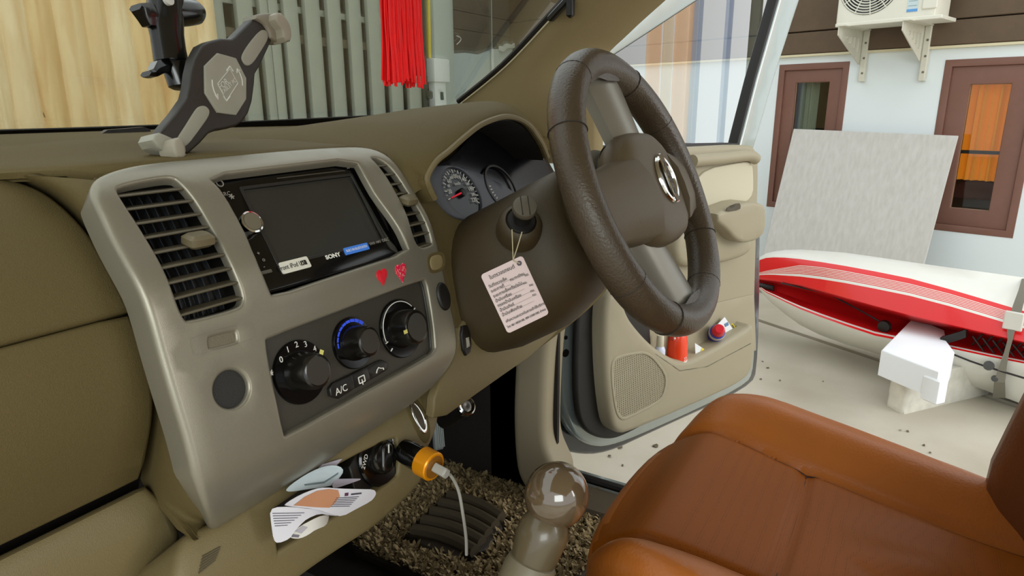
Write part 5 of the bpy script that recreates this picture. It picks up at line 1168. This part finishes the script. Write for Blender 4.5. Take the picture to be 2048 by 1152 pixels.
mk('upper_clamp', clamp([(509, 36), (533, 31), (560, 31), (571, 40), (579, 56), (581, 78), (571, 80), (546, 78), (540, 58), (527, 40)], .004), mat('clamp_grey', '8d8776', .5), hold)
mk('upper_clamp_lip', clamp([(556, 30), (566, 31), (580, 52), (582, 78), (572, 80), (570, 58), (556, 42)], .016), mat('clamp_lip', 'a09886', .5), hold)
mk('lower_clamp', clamp([(309, 284), (318, 269), (335, 276), (352, 284), (364, 282), (370, 297), (368, 311), (386, 313), (360, 312), (340, 302)], .004), hg_m, hold)
mk('lower_clamp_lip', clamp([(352, 283), (362, 279), (368, 296), (369, 312), (355, 308)], .018), mat('clamp_lip', 'a09886'), hold)
pm = mat('plate_print', 'd8d6cc', .5)
def ln(pts, r=.0005): return mk('plate_mark', tube([HPl.M(*HPl.hit(u, v, .0023), .0023) for u, v in pts], r, 5), pm, pl)
ln([(435, 168), (459.5, 138), (475.5, 167), (453, 202), (435, 168)], .00045); ln([(453, 142), (459.5, 133), (466, 143)], .0008); ln([(447, 193), (453, 202), (460, 193)], .0008)
ln([(424, 160), (425, 172), (428, 183), (434, 195)], .0007); ln([(430, 190), (436, 199), (435, 188)], .0007); ln([(485, 172), (484, 160), (480, 148), (475, 140)], .0007); ln([(474, 147), (474, 138), (480, 142)], .0007)
bx_ = (V(HPl.pt(470, 157, .0023))-V(HPl.pt(444, 182, .0023))).normalized(); by_ = HPl.n.cross(bx_)
text('plate_lettering', 'FOR', HPl.pt(447, 169, .0024), bx_, by_, .0095, pm, pl); text('plate_lettering', 'TABLET PC', HPl.pt(458, 173, .0024), bx_, by_, .0062, pm, pl)
bg_ = -.045
def hq(u, v, o=bg_): return HPl.pt(u, v, o)
arm_m = mat('arm_black', '0f0e0d', .22, coat=.4)
mk('ball_socket', tube([hq(340, 100), hq(346, 112), hq(352, 140), hq(361, 172), hq(362, 178)], [.0095, .0130, .0138, .0128, .009], 20), arm_m, hold)
mk('socket_neck', tube([hq(372, 165), HPl.pt(400, 160, -.015)], .011, 16), arm_m, hold)
mk('arm', loft([[hq(u, v)+HPl.ux*(w_*cos(a))+HPl.n*(w_*.8*sin(a))+HPl.uy*0 for a in [2*PI*i/20 for i in range(20)]] for u, v, w_ in ((342, 122, .0195), (338, 100, .019), (334, 72, .019), (331, 48, .0205), (331, 25, .021), (330, 0, .021), (328, -50, .02), (326, -120, .02))]), arm_m, hold, angle=60)
mk('cross_joint', tube([hq(318, 26), hq(345, 26), hq(372, 26), hq(390, 25), hq(397, 24)], [.014, .0155, .0145, .0135, .010], 18), arm_m, hold)
mk('wing_knob', loft([[hq(u, v+dy*h_)+HPl.n*o_ for dy, o_ in ((-1, -.006), (-1, .006), (0, .009), (1, .006), (1, -.006), (0, -.009))] for u, v, h_ in ((270, 15, 6), (284, 24, 16), (292, 30, 22), (306, 34, 20), (314, 34, 14))]), arm_m, hold)
mk('wing_knob', loft([[hq(u, v+dy*h_)+HPl.n*o_ for dy, o_ in ((-1, -.005), (-1, .005), (0, .008), (1, .005), (1, -.005), (0, -.008))] for u, v, h_ in ((291, 148, 5), (300, 147, 8), (308, 139, 16), (320, 134, 15), (334, 132, 13))]), arm_m, hold)
mk('painted_glint', lathe(hq(333, 0, -.02), HPl.n, [(.006, 0), (.006, .004), (.0001, .005)], 16), mat('glint_white', 'd8d8d2', .5), hold)  # small white disc painted as a glint on the arm

# red tassel
YT = .55
tas = empty('red_tassel', onY(800, 0, YT), 'bright red hanging tassel of straight threads in front of the gate', 'tassel')
rt_m = mat('red_thread', 'fb080c', .6, var=.12, vscale=260)
gt = Geo(); rnd = random.Random(11)
for layer in range(3):
    for i in range(34):
        f_ = i/33; tx = onY(768+62*f_, -40, YT).x; bxp = onY(775.5+61*f_+rnd.uniform(-1, 1), 168, YT)
        oy = (layer-1)*.008+rnd.uniform(-.002, .002); zt_ = onY(800, -60, YT).z; zb_ = onY(800, 163+6*sin(f_*9)+rnd.uniform(-5, 5)+3*f_, YT).z
        pts = []
        for k in range(7):
            t = k/6; x = tx+(bxp.x-tx)*t**1.3+.0009*sin(t*9+i*1.7+layer); pts.append((x, YT+oy*(.6+.6*t), zt_+(zb_-zt_)*t))
        tube(pts, .0014, 5, g=gt)
setp(mk('threads', gt, rt_m, tas, weld=False), kind='stuff')
mk('tassel_core', thick([[V((onY(772+6*t+(56)*f_, 0, YT).x, YT, onY(800, -55+205*t, YT).z)) for t in (0, .25, .5, .75, 1)] for f_ in (0, .25, .5, .75, 1)], .006), rt_m, tas)
zt_ = onY(800, -60, YT).z
mk('tassel_cap', lathe((onY(799, -60, YT).x, YT, zt_-.004), (0, 0, 1), [(.034, 0), (.034, .012), (.02, .026), (.008, .034)], 24), rt_m, tas)
mk('hanging_cord', tube([(onY(799, -60, YT).x, YT, zt_+.02), (.62, .46, 1.60), (.56, .40, 1.672)], .0025, 8), rt_m, tas)

# ================================================================== driver's seat
seat = empty('driver_seat', V((.86, .05, FZ)), 'tan brown leather driver seat with perforated centre and stitched bolsters', 'car seat')
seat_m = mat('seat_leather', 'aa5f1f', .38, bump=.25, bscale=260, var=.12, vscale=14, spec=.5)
perf_m = mat('seat_leather_perforated', '7c4519', .48, spec=.2)
N, L, b_ = nodes(perf_m); tc = N.new('ShaderNodeTexCoord'); vo = N.new('ShaderNodeTexVoronoi'); vo.inputs['Scale'].default_value = 330; vo.inputs['Randomness'].default_value = .25
lt = N.new('ShaderNodeMath'); lt.operation = 'LESS_THAN'; lt.inputs[1].default_value = .22; mx = N.new('ShaderNodeMix'); mx.data_type = 'RGBA'
mx.inputs[6].default_value = (*hexc('8f4c0c'), 1); mx.inputs[7].default_value = (*hexc('6e3808'), 1)
bp = N.new('ShaderNodeBump'); bp.inputs['Strength'].default_value = .3; bp.inputs['Distance'].default_value = .0006; bp.invert = True
L.new(tc.outputs['Object'], vo.inputs['Vector']); L.new(vo.outputs['Distance'], lt.inputs[0]); L.new(lt.outputs[0], mx.inputs[0]); L.new(mx.outputs[2], b_.inputs['Base Color']); L.new(lt.outputs[0], bp.inputs['Height']); L.new(bp.outputs['Normal'], b_.inputs['Normal'])
SCX = .863
def smooth(a, b, x): t = min(1, max(0, (x-a)/(b-a))); return t*t*(3-2*t)
def seam_x(y): return .150+.016*smooth(.05, .26, y)     # half distance of the bolster seams from the seat's middle
def seat_z(x, y):
    u = abs(x-SCX); sx_ = seam_x(y)
    z = .722-.055*smooth(.20, -.22, y)+.012*smooth(.10, .24, y)
    z += .050*smooth(sx_-.01, sx_+.075, u)*(1-.35*smooth(.12, .30, y))-.03*smooth(sx_+.09, sx_+.15, u)
    z -= .012*math.exp(-((u-sx_)/.008)**2)
    z -= .009*math.exp(-((y-.076-.003*((x-SCX)/.13)**2)/.010)**2)*(1-smooth(sx_-.01, sx_+.01, u))
    z -= .035*smooth(.20, .30, y)**2
    z += .0035*sin(x*60+y*20)*math.exp(-((y+.06)/.06)**2-((u)/.12)**2)
    z -= .004*math.exp(-((x-y*.4-.83)/.012)**2)*smooth(.03, -.05, y)
    return z
def seat_M(x, y, o): return V((x, y, seat_z(x, y)+o))
cush = [(SCX-.225, .235), (SCX-.15, .285), (SCX, .297), (SCX+.15, .285), (SCX+.225, .235), (SCX+.255, .12), (SCX+.258, 0), (SCX+.230, -.14), (SCX+.20, -.30), (SCX-.24, -.30), (SCX-.255, -.15), (SCX-.262, 0), (SCX-.255, .12)]
cushP = chaikin(cush, 2)
gs = sheet(seat_M, cushP, (), 0, .03, .22, .0065, seg=5)
mi = []
for f_ in gs.f:
    c_ = sum((gs.v[i] for i in f_), V((0, 0, 0)))/len(f_); mi.append(1 if abs(c_.x-SCX) < seam_x(c_.y) and c_.y < .30 and c_.z > .60 else 0)
gs.mi = mi
mk('cushion', gs, [seat_m, perf_m], seat, angle=70)
seam_m = mat('seat_seam', '3a200f', .7)
for sg in (-1, 1): mk('bolster_seam', tube([V((SCX+sg*seam_x(y), y, seat_z(SCX+sg*seam_x(y), y)+.0005)) for y in [.29-.014*i for i in range(42)]], .0018, 6), seam_m, seat)
mk('cross_seam', tube([V((SCX+x, .076+.003*(x/.13)**2, seat_z(SCX+x, .076+.003*(x/.13)**2)-.0002)) for x in [-.150+.300*i/24 for i in range(25)]], .0011, 6), seam_m, seat)
# backrest
secs = []
for k in range(17):
    t = k/16; z = .56+.78*t; yb = -.205-.16*t**1.2; hw = .262-.05*smooth(.75, 1, t)+.006*sin(PI*t)
    row = []
    for i in range(29):
        a = -1+2*i/28; u = abs(a)
        bol = .085*smooth(.48, .80, u)*(1-.45*smooth(.5, 1, t))*smooth(-.1, .25, t)-.085*smooth(.86, 1.0, u)**1.5
        row.append(V((SCX+a*hw, yb+bol-.006*math.exp(-((u-.53)/.03)**2), z)))
    row += [V((SCX+hw*.95, yb-.13, z)), V((SCX, yb-.15, z)), V((SCX-hw*.95, yb-.13, z))]
    secs.append(row)
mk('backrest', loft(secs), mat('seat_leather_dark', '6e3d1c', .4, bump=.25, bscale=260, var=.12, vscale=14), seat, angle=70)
for sg in (-1, 1): mk('backrest_seam', tube([V((SCX+sg*.53*(.262-.05*smooth(.75, 1, t)), -.205-.16*t**1.2+.003, .56+.78*t)) for t in [i/20 for i in range(21)]], .0018, 6), seam_m, seat)
mk('seat_base', box((SCX, -.03, .45), .44, .5, .24, bev=.02), rubber_m, seat)
mk('side_cover', box((SCX+.268, -.10, .60), .03, .36, .12, bev=.012), mat('seat_plastic', '5a4a38', .5), seat)

# ================================================================== outside, right: air conditioner, board, kayak, blocks
AOF = .36
acw = mat('ac_white', 'dfddcf', .45); fin = mat('ac_dark', '3b3f40', .6)
ac = empty('air_conditioner', WALL.pt(1770, 40, .2), 'white outdoor air conditioner unit with round fan grille on wall brackets', 'air conditioner')
la, lb_ = WALL.hit(1674, 45, AOF), WALL.hit(1866, 38, AOF); ax0, ax1 = la[0], lb_[0]; az0 = (la[1]+lb_[1])/2; az1 = az0+.50
fc = WALL.hit(1740, -33, AOF+.004); fr_ = abs(WALL.hit(1680, -33, AOF)[0]-fc[0])
gfront = sheet(WALL.M, rrect(ax0, az0, ax1, az1, .015), [circ(fc, fr_, n=48)], AOF, .006, .24, .05, hroll=.004, hdepth=.05, back=False)
mk('casing', gfront, acw, ac)
mk('fan_cavity', sheet(WALL.M, circ(fc, fr_*1.02, n=40), (), AOF-.045, 0, .004, .1), fin, ac)
for k in range(1, 12): mk('grille_ring', tube([WALL.M(fc[0]+fr_*k/11.6*cos(2*PI*i/40), fc[1]+fr_*k/11.6*sin(2*PI*i/40), AOF+.003) for i in range(40)], .0035, 5, closed=True), acw, ac)
for k in range(12): a = 2*PI*k/12+.12; mk('grille_spoke', tube([WALL.M(fc[0]+fr_*.12*cos(a), fc[1]+fr_*.12*sin(a), AOF+.001), WALL.M(fc[0]+fr_*cos(a), fc[1]+fr_*sin(a), AOF+.001)], .003, 5), acw, ac)
for k in range(3):
    a = 2*PI*k/3; mk('fan_blade', thick([[WALL.M(fc[0]+fr_*r_*cos(a+b_), fc[1]+fr_*r_*sin(a+b_), AOF-.03+.012*b_) for r_ in (.12, .5, .92)] for b_ in (0, .3, .6, .9)], .003), mat('fan_grey', '6a6f6e', .5), ac)
pA, pB = WALL.hit(1813, 24, AOF+.001), WALL.hit(1842, -30, AOF+.001)
mk('rating_label', box(WALL.M((pA[0]+pB[0])/2, (pA[1]+pB[1])/2, AOF+.001), abs(pB[0]-pA[0]), abs(pB[1]-pA[1]), .002, WALL.ux, WALL.uy), mat('label_paleblue', 'c5d6da', .5), ac)
mk('label_edge', box(WALL.M((pA[0]+pB[0])/2, pA[1]+.006, AOF+.0025), abs(pB[0]-pA[0]), .014, .001, WALL.ux, WALL.uy), mat('label_blue', '5b9ad8', .5), ac)
for dz in (.03, .055, .08): mk('label_line', box(WALL.M((pA[0]+pB[0])/2, pA[1]+dz, AOF+.0025), abs(pB[0]-pA[0])*.8, .003, .001, WALL.ux, WALL.uy), mat('label_line', '8aa6ac', .5), ac)
pc_ = WALL.hit(1858, 20, AOF+.004); mk('valve_panel', box(WALL.M(pc_[0], az0+.24, AOF+.003), .075, .40, .012, WALL.ux, WALL.uy, bev=.005), acw, ac)
mk('base_rail', box(WALL.M((ax0+ax1)/2+.02, az0-.004, AOF-.12), ax1-ax0+.05, .02, .26, WALL.ux, WALL.uy, bev=.003), acw, ac)
vp = WALL.M(ax1+.03, az0+.14, AOF-.1)
for dz in (0, .06): mk('service_valve', lathe(vp+V((0, 0, dz)), WALL.ux, [(.018, -.04), (.018, .0), (.013, .01), (.013, .04), (.0001, .042)], 14), mat('brass', 'b79a5a', .35, metal=.8), ac)
brk = mat('bracket_white', 'd5d3c4', .5, var=.08, vscale=30)
for i, (u0, u1, vb) in enumerate(((1735, 1730, 163), (1858, 1845, 162))):
    b0x = WALL.hit(u0, 60, .03)[0]; zbot = WALL.hit(u1, vb, .03)[1]; ztop = az0-.014
    br = empty('wall_bracket', WALL.M(b0x, zbot, .02), ('white steel wall bracket under the fan side of the air conditioner' if i == 0 else 'white steel wall bracket under the valve side of the air conditioner'), 'bracket', 'air conditioner brackets')
    mk('wall_leg', box(WALL.M(b0x, (ztop+zbot)/2, .022), .034, ztop-zbot, .04, WALL.ux, WALL.uy, bev=.003), brk, br)
    PB_ = Plane(WALL.M(b0x-.018, 0, 0), WALL.n, XZ)
    tri = [(.035, ztop), (.42, ztop), (.42, ztop-.05), (.06, ztop-.20), (.035, ztop-.20)]
    holes = [rrect(.10+.06*k, ztop-.13+.022*k, .118+.06*k, ztop-.045, .008) for k in range(4)]
    mk('arm_plate', sheet(PB_.M, tri, holes, .004, .001, .006, .05, hroll=0, hdepth=.006), brk, br)
    mk('top_flange', box(WALL.M(b0x, ztop+.001, .23), .045, .005, .40, WALL.ux, WALL.uy), brk, br)
    for k in range(4): mk('bolt_hole', lathe(WALL.M(b0x+.004, zbot+.05+.09*k, .042), WALL.n, [(.007, 0), (.007, .0015), (.0001, .0015)], 10), mat('hole_dark', '6d6a5c', .6), br)
# leaning cement board
T1, T2 = WALL.pt(1588, 258, .10), WALL.pt(1917, 272, .10)
bdir = (T2-T1).normalized(); foot = WALL.n*.30-V((0, 0, T1.z-.02)); fd = (foot-bdir*foot.dot(bdir))
blen = fd.length; BP = Plane(T1, bdir, -fd)
bm_ = mat('cement_board', 'b3b1aa', .8, bump=.2, bscale=40)
N, L, b_ = nodes(bm_); tc = N.new('ShaderNodeTexCoord'); mp = N.new('ShaderNodeMapping'); mp.inputs['Scale'].default_value = (22, 22, 4); nz2 = N.new('ShaderNodeTexNoise'); nz2.inputs['Scale'].default_value = 2.2; nz2.inputs['Detail'].default_value = 8
rp = N.new('ShaderNodeValToRGB'); rp.color_ramp.elements[0].position = .3; rp.color_ramp.elements[0].color = (*hexc('bfbcb6'), 1); rp.color_ramp.elements[1].position = .7; rp.color_ramp.elements[1].color = (*hexc('cbc9c4'), 1)
L.new(tc.outputs['Object'], mp.inputs['Vector']); L.new(mp.outputs[0], nz2.inputs['Vector']); L.new(nz2.outputs['Fac'], rp.inputs[0]); L.new(rp.outputs[0], b_.inputs['Base Color'])
Lb = (T2-T1).length
setp(mk('cement_board', box(BP.M(Lb/2, -blen/2, 0), Lb, blen, .012, BP.ux, BP.uy, bev=.002), bm_), 'large grey cement board leaning against the white wall between the windows', 'board')

# kayak lying on its side
KB = V((3.72, .69, 0)); kdir = V((-.30, -.954, 0)).normalized(); KPl = Plane(KB, kdir, XZ); kn_ = KPl.n if KPl.n.x < 0 else -KPl.n
def kpt(u, v, o): 
    o_ = KB+kn_*o; d = ray(u, v); return CAM+d*((o_-CAM).dot(kn_)/d.dot(kn_))
def interp(P, x):
    if x <= P[0][0]: return P[0][1]
    for a, b in zip(P, P[1:]):
        if x <= b[0]: return a[1]+(b[1]-a[1])*(x-a[0])/(b[0]-a[0])
    a, b = P[-2], P[-1]; return b[1]+(b[1]-a[1])/(b[0]-a[0])*(x-b[0])
top_l = [(1507, 530), (1515, 517), (1530, 507), (1560, 500), (1600, 499), (1680, 504), (1760, 515), (1860, 530), (1960, 543), (2048, 555)]
red_t = [(1507, 540), (1514, 522), (1530, 516), (1557, 514), (1600, 518), (1664, 527), (1806, 553), (1913, 582), (2020, 614)]
str_t = [(1507, 548), (1540, 540), (1603, 530), (1664, 537), (1806, 564), (1913, 591), (2020, 624)]
str_b = [(1506, 551), (1540, 549), (1600, 553), (1664, 561), (1806, 588), (1913, 616), (2009, 645)]
lip_l = [(1505, 557), (1557, 563), (1600, 571), (1646, 584), (1700, 600), (1806, 629), (1913, 654), (2020, 679)]
low_g = [(1506, 563), (1528, 583), (1592, 615), (1664, 643), (1770, 678), (1902, 697), (1966, 711), (2048, 727)]
bot_l = [(1507, 566), (1520, 580), (1539, 603), (1592, 646), (1656, 678), (1770, 713), (1895, 753), (2020, 799)]
kay_w = mat('kayak_white', 'e4e3da', .35, var=.03, vscale=20, coat=.3); kay_r = mat('kayak_red', 'dd1418', .32, coat=.4); kay_d = mat('kayak_deck_red', 'c01418', .4)
cols = [1507, 1512, 1520, 1532, 1548, 1570, 1600, 1640, 1690, 1750, 1820, 1900, 1980, 2060, 2140, 2230]
rows = []; rmi = None
for u in cols:
    w_ = min(1, max(.02, ((u-1507)/190)**.62)) if u < 1697 else 1
    T, R1, S1, S2, Lp_, LG, Bt = (interp(l, u) for l in (top_l, red_t, str_t, str_b, lip_l, low_g, bot_l))
    pts = []; m_ = []
    def P_(v, o, mi_): pts.append(kpt(u, v, o*w_)); m_.append(mi_)
    P_(Bt-.42*(Bt-T), -.28, 0); P_(T+.10*(R1-T)+2, -.16, 0); P_(T, -.02, 0); P_(T+.5*(R1-T), .05, 0); P_(R1, .10, 1)
    P_(S1, .135, 0)
    nl = 6
    for k in range(nl):
        f1 = (k+.45)/(nl+1.8); f2 = (k+1)/(nl+1.8)
        v1 = S1+(S2-S1)*f1; v2 = S1+(S2-S1)*f2
        P_(v1, .135+.03*f1, 1); P_(v2, .135+.03*f2, 0)
    P_(S2, .165, 1); P_(Lp_-2, .195, 1); P_(Lp_, .190, 2)
    P_(Lp_+.06*(LG-Lp_), .13, 2); P_(Lp_+.22*(LG-Lp_), -.06, 2); P_(Lp_+.60*(LG-Lp_), .0, 2); P_(LG-.14*(LG-Lp_), .165, 0); P_(LG-.08*(LG-Lp_), .175, 1); P_(LG, .185, 0)
    P_(LG+.35*(Bt-LG), .17, 0); P_(Bt, .06, 0); P_(Bt-.06*(Bt-T), -.12, 0); P_(Bt-.24*(Bt-T), -.25, 0)
    rows.append(pts); rmi = m_
kay = empty('kayak', V((3.4, -.1, 0)), 'red and white striped kayak lying on its side on the concrete', 'kayak')
g = Geo(); n_ = len(rows[0])
vs = [p for r_ in rows for p in r_]; fs = []; mi = []
for i in range(len(rows)-1):
    for k in range(n_): fs.append((i*n_+k, i*n_+(k+1) % n_, (i+1)*n_+(k+1) % n_, (i+1)*n_+k)); mi.append(rmi[k])
fs += [tuple(range(n_)), tuple((len(rows)-1)*n_+k for k in range(n_))]; mi += [0, 0]
g.v = vs; g.f = fs; g.mi = mi
mk('hull', g, [kay_w, kay_r, kay_d], kay, angle=40)
mk('carry_handle', box(kpt(1530, 573, .02), .10, .03, .03, kdir, XZ, bev=.01), black_m, kay)
cord_p = catmull([tuple(kpt(u, v, .10)) for u, v in [(1562, 566), (1650, 587), (1690, 605), (1740, 632), (1770, 650)]], 4)
mk('deck_cord', tube(cord_p, .004, 6), black_m, kay)
mk('cord_end', lathe(kpt(1770, 652, .12), kn_, [(.03, 0), (.026, .02), (.0001, .024)], 12), black_m, kay)
mk('side_rope', tube([kpt(u, v, .195) for u, v in [(1905, 708), (1940, 722), (1975, 734), (2048, 756), (2100, 770)]], .004, 6), black_m, kay)
mk('rope_eye', lathe(kpt(1978, 731, .2), kn_, [(.02, 0), (.018, .012), (.0001, .014)], 12), mat('eye_grey', '4a4a4a', .4), kay)
mk('drain_plug', lathe(kpt(1990, 757, .185), kn_, [(.014, 0), (.012, .008), (.0001, .01)], 12), mat('eye_grey', '4a4a4a'), kay)
mk('thigh_pad', thick([[kpt(u, v+dv, .16) for dv in (-8, 0, 8)] for u, v in ((1885, 680), (1905, 674), (1925, 668), (1936, 664))], .03), black_m, kay)
gn = []
for i in range(6):
    mk('deck_net_cord', tube([kpt(1945+i*20, 690+3*i, .14), kpt(1965+i*20, 668+4*i, .17)], .004, 5), black_m, kay); mk('deck_net_cord', tube([kpt(1945+i*20, 672+4*i, .165), kpt(1968+i*20, 704+3*i, .15)], .004, 5), black_m, kay)
strap = empty('tie_down_strap', kpt(2020, 790, .2), 'grey webbing strap with a pale buckle around the kayak', 'strap')
stm = mat('strap_grey', '7d796c', .8, bump=.3, bscale=300)
def ribbon(C_, w): return thick([[kpt(u-w_/2, v, o), kpt(u+w_/2, v, o)] for (u, v, o, w_) in C_], .003)
mk('webbing', ribbon([(2052, 556, -.02, 16), (2046, 580, .08, 18), (2036, 610, .14, 20), (2028, 640, .175, 22), (2022, 660, .20, 16), (2020, 680, .205, 10), (2013, 705, .205, 10), (2005, 735, .20, 16), (1999, 765, .19, 22), (1998, 796, .09, 26)], 0), stm, strap)
mk('buckle', box(kpt(2027, 642, .195), .065, .075, .012, kdir, XZ, bev=.004), mat('buckle_white', 'd9d6cc', .5), strap)

# painted block and polystyrene on it
A_, B_, C_ = onZ(1771, 812, 0), onZ(1808, 829, 0), onZ(1917, 764, 0)
bu = (B_-A_).normalized(); bv = (C_-B_); bv = (bv-bu*bv.dot(bu)); blv = bv.length; bv.normalize(); blw = (B_-A_).length
zt1 = onX(1791, 742, A_.x).z
blk = Geo(); rnd = random.Random(4)
PBk = Plane(A_, bu, bv)
secs = []
for z_ in (0, .02, .05, zt1*.4, zt1*.7, zt1-.01, zt1):
    o_ = rrect(0, 0, blw, blv, .015, 3); j = .006 if z_ > .02 else .014
    secs.append([PBk.M(x+rnd.uniform(-j, j)*.5, y+rnd.uniform(-j, j)*.5, 0)+V((0, 0, z_)) for x, y in o_])
setp(mk('painted_block', loft(secs), mat('chipped_white_paint', 'd6d2c6', .8, bump=1.0, bscale=35, var=.25, vscale=22), angle=50), 'chipped white painted masonry block under the polystyrene piece', 'block')
zs0 = zt1+.002
ptsb = [(1762, 722), (1766, 700), (1828, 636), (1886, 661), (1888, 676), (1905, 703), (1893, 722), (1874, 740)]
zt2 = zs0+.11
top_ = [onZ(u, v, zt2) for u, v in [(1766, 700), (1829, 636), (1886, 660), (1889, 680), (1906, 703), (1897, 724), (1876, 742)]]
PSt = Plane((0, 0, 0), (1, 0, 0), (0, 1, 0))
foam_m = mat('polystyrene', 'eef1f5', .7, bump=.35, bscale=120)
fo_ = empty('polystyrene_block', sum(top_, V((0, 0, 0)))/7-V((0, 0, .11)), 'bright white polystyrene packing block standing on the painted block', 'packing block')
mk('foam_slab', sheet(PSt.M, [(p.x, p.y) for p in top_], (), zt2, .006, .11, .06, back=True), foam_m, fo_)
mk('foam_lip', box(onX(1868, 778, top_[-1].x+.02), .07, .05, .10, bu, bv, bev=.006), foam_m, fo_)

# striped curtain added out of view to put stripes into the door glass reflection
cur = empty('reflection_curtain', V((4.1, -2.4, .4)), 'long striped outdoor curtain mirrored in the driver door glass', 'curtain')
def cloth(name, c):
    m = mat(name, c, .8); nt = m.node_tree; b_ = nt.nodes['Principled BSDF']; out = nt.nodes['Material Output']
    tr = nt.nodes.new('ShaderNodeBsdfTranslucent'); tr.inputs[0].default_value = (*hexc(c), 1); mx = nt.nodes.new('ShaderNodeMixShader'); mx.inputs[0].default_value = .65
    nt.links.new(b_.outputs[0], mx.inputs[1]); nt.links.new(tr.outputs[0], mx.inputs[2]); nt.links.new(mx.outputs[0], out.inputs[0]); return m
for x0_, x1_, m_ in ((3.62, 3.78, cloth('cloth_peach', 'ffecd8')), (3.78, 3.9, cloth('cloth_cream', 'fdf6ea')), (3.9, 4.06, cloth('cloth_peach', 'ffecd8')), (4.06, 4.12, cloth('cloth_blue', 'dde6f2')), (4.36, 4.42, cloth('cloth_blue', 'dde6f2')), (4.62, 4.72, cloth('cloth_slate', '8e978f'))):
    mk('curtain_strip', thick([[V((x0_+(x1_-x0_)*i/8, -2.4+.03*sin(i*1.1+x0_*9), z)) for z in (.4, 1.2, 2.0, 2.8)] for i in range(9)], .002), m_, cur)
mk('curtain_rail', tube([(3.4, -2.4, 2.8), (4.9, -2.4, 2.8)], .015, 8), metal_m, cur)
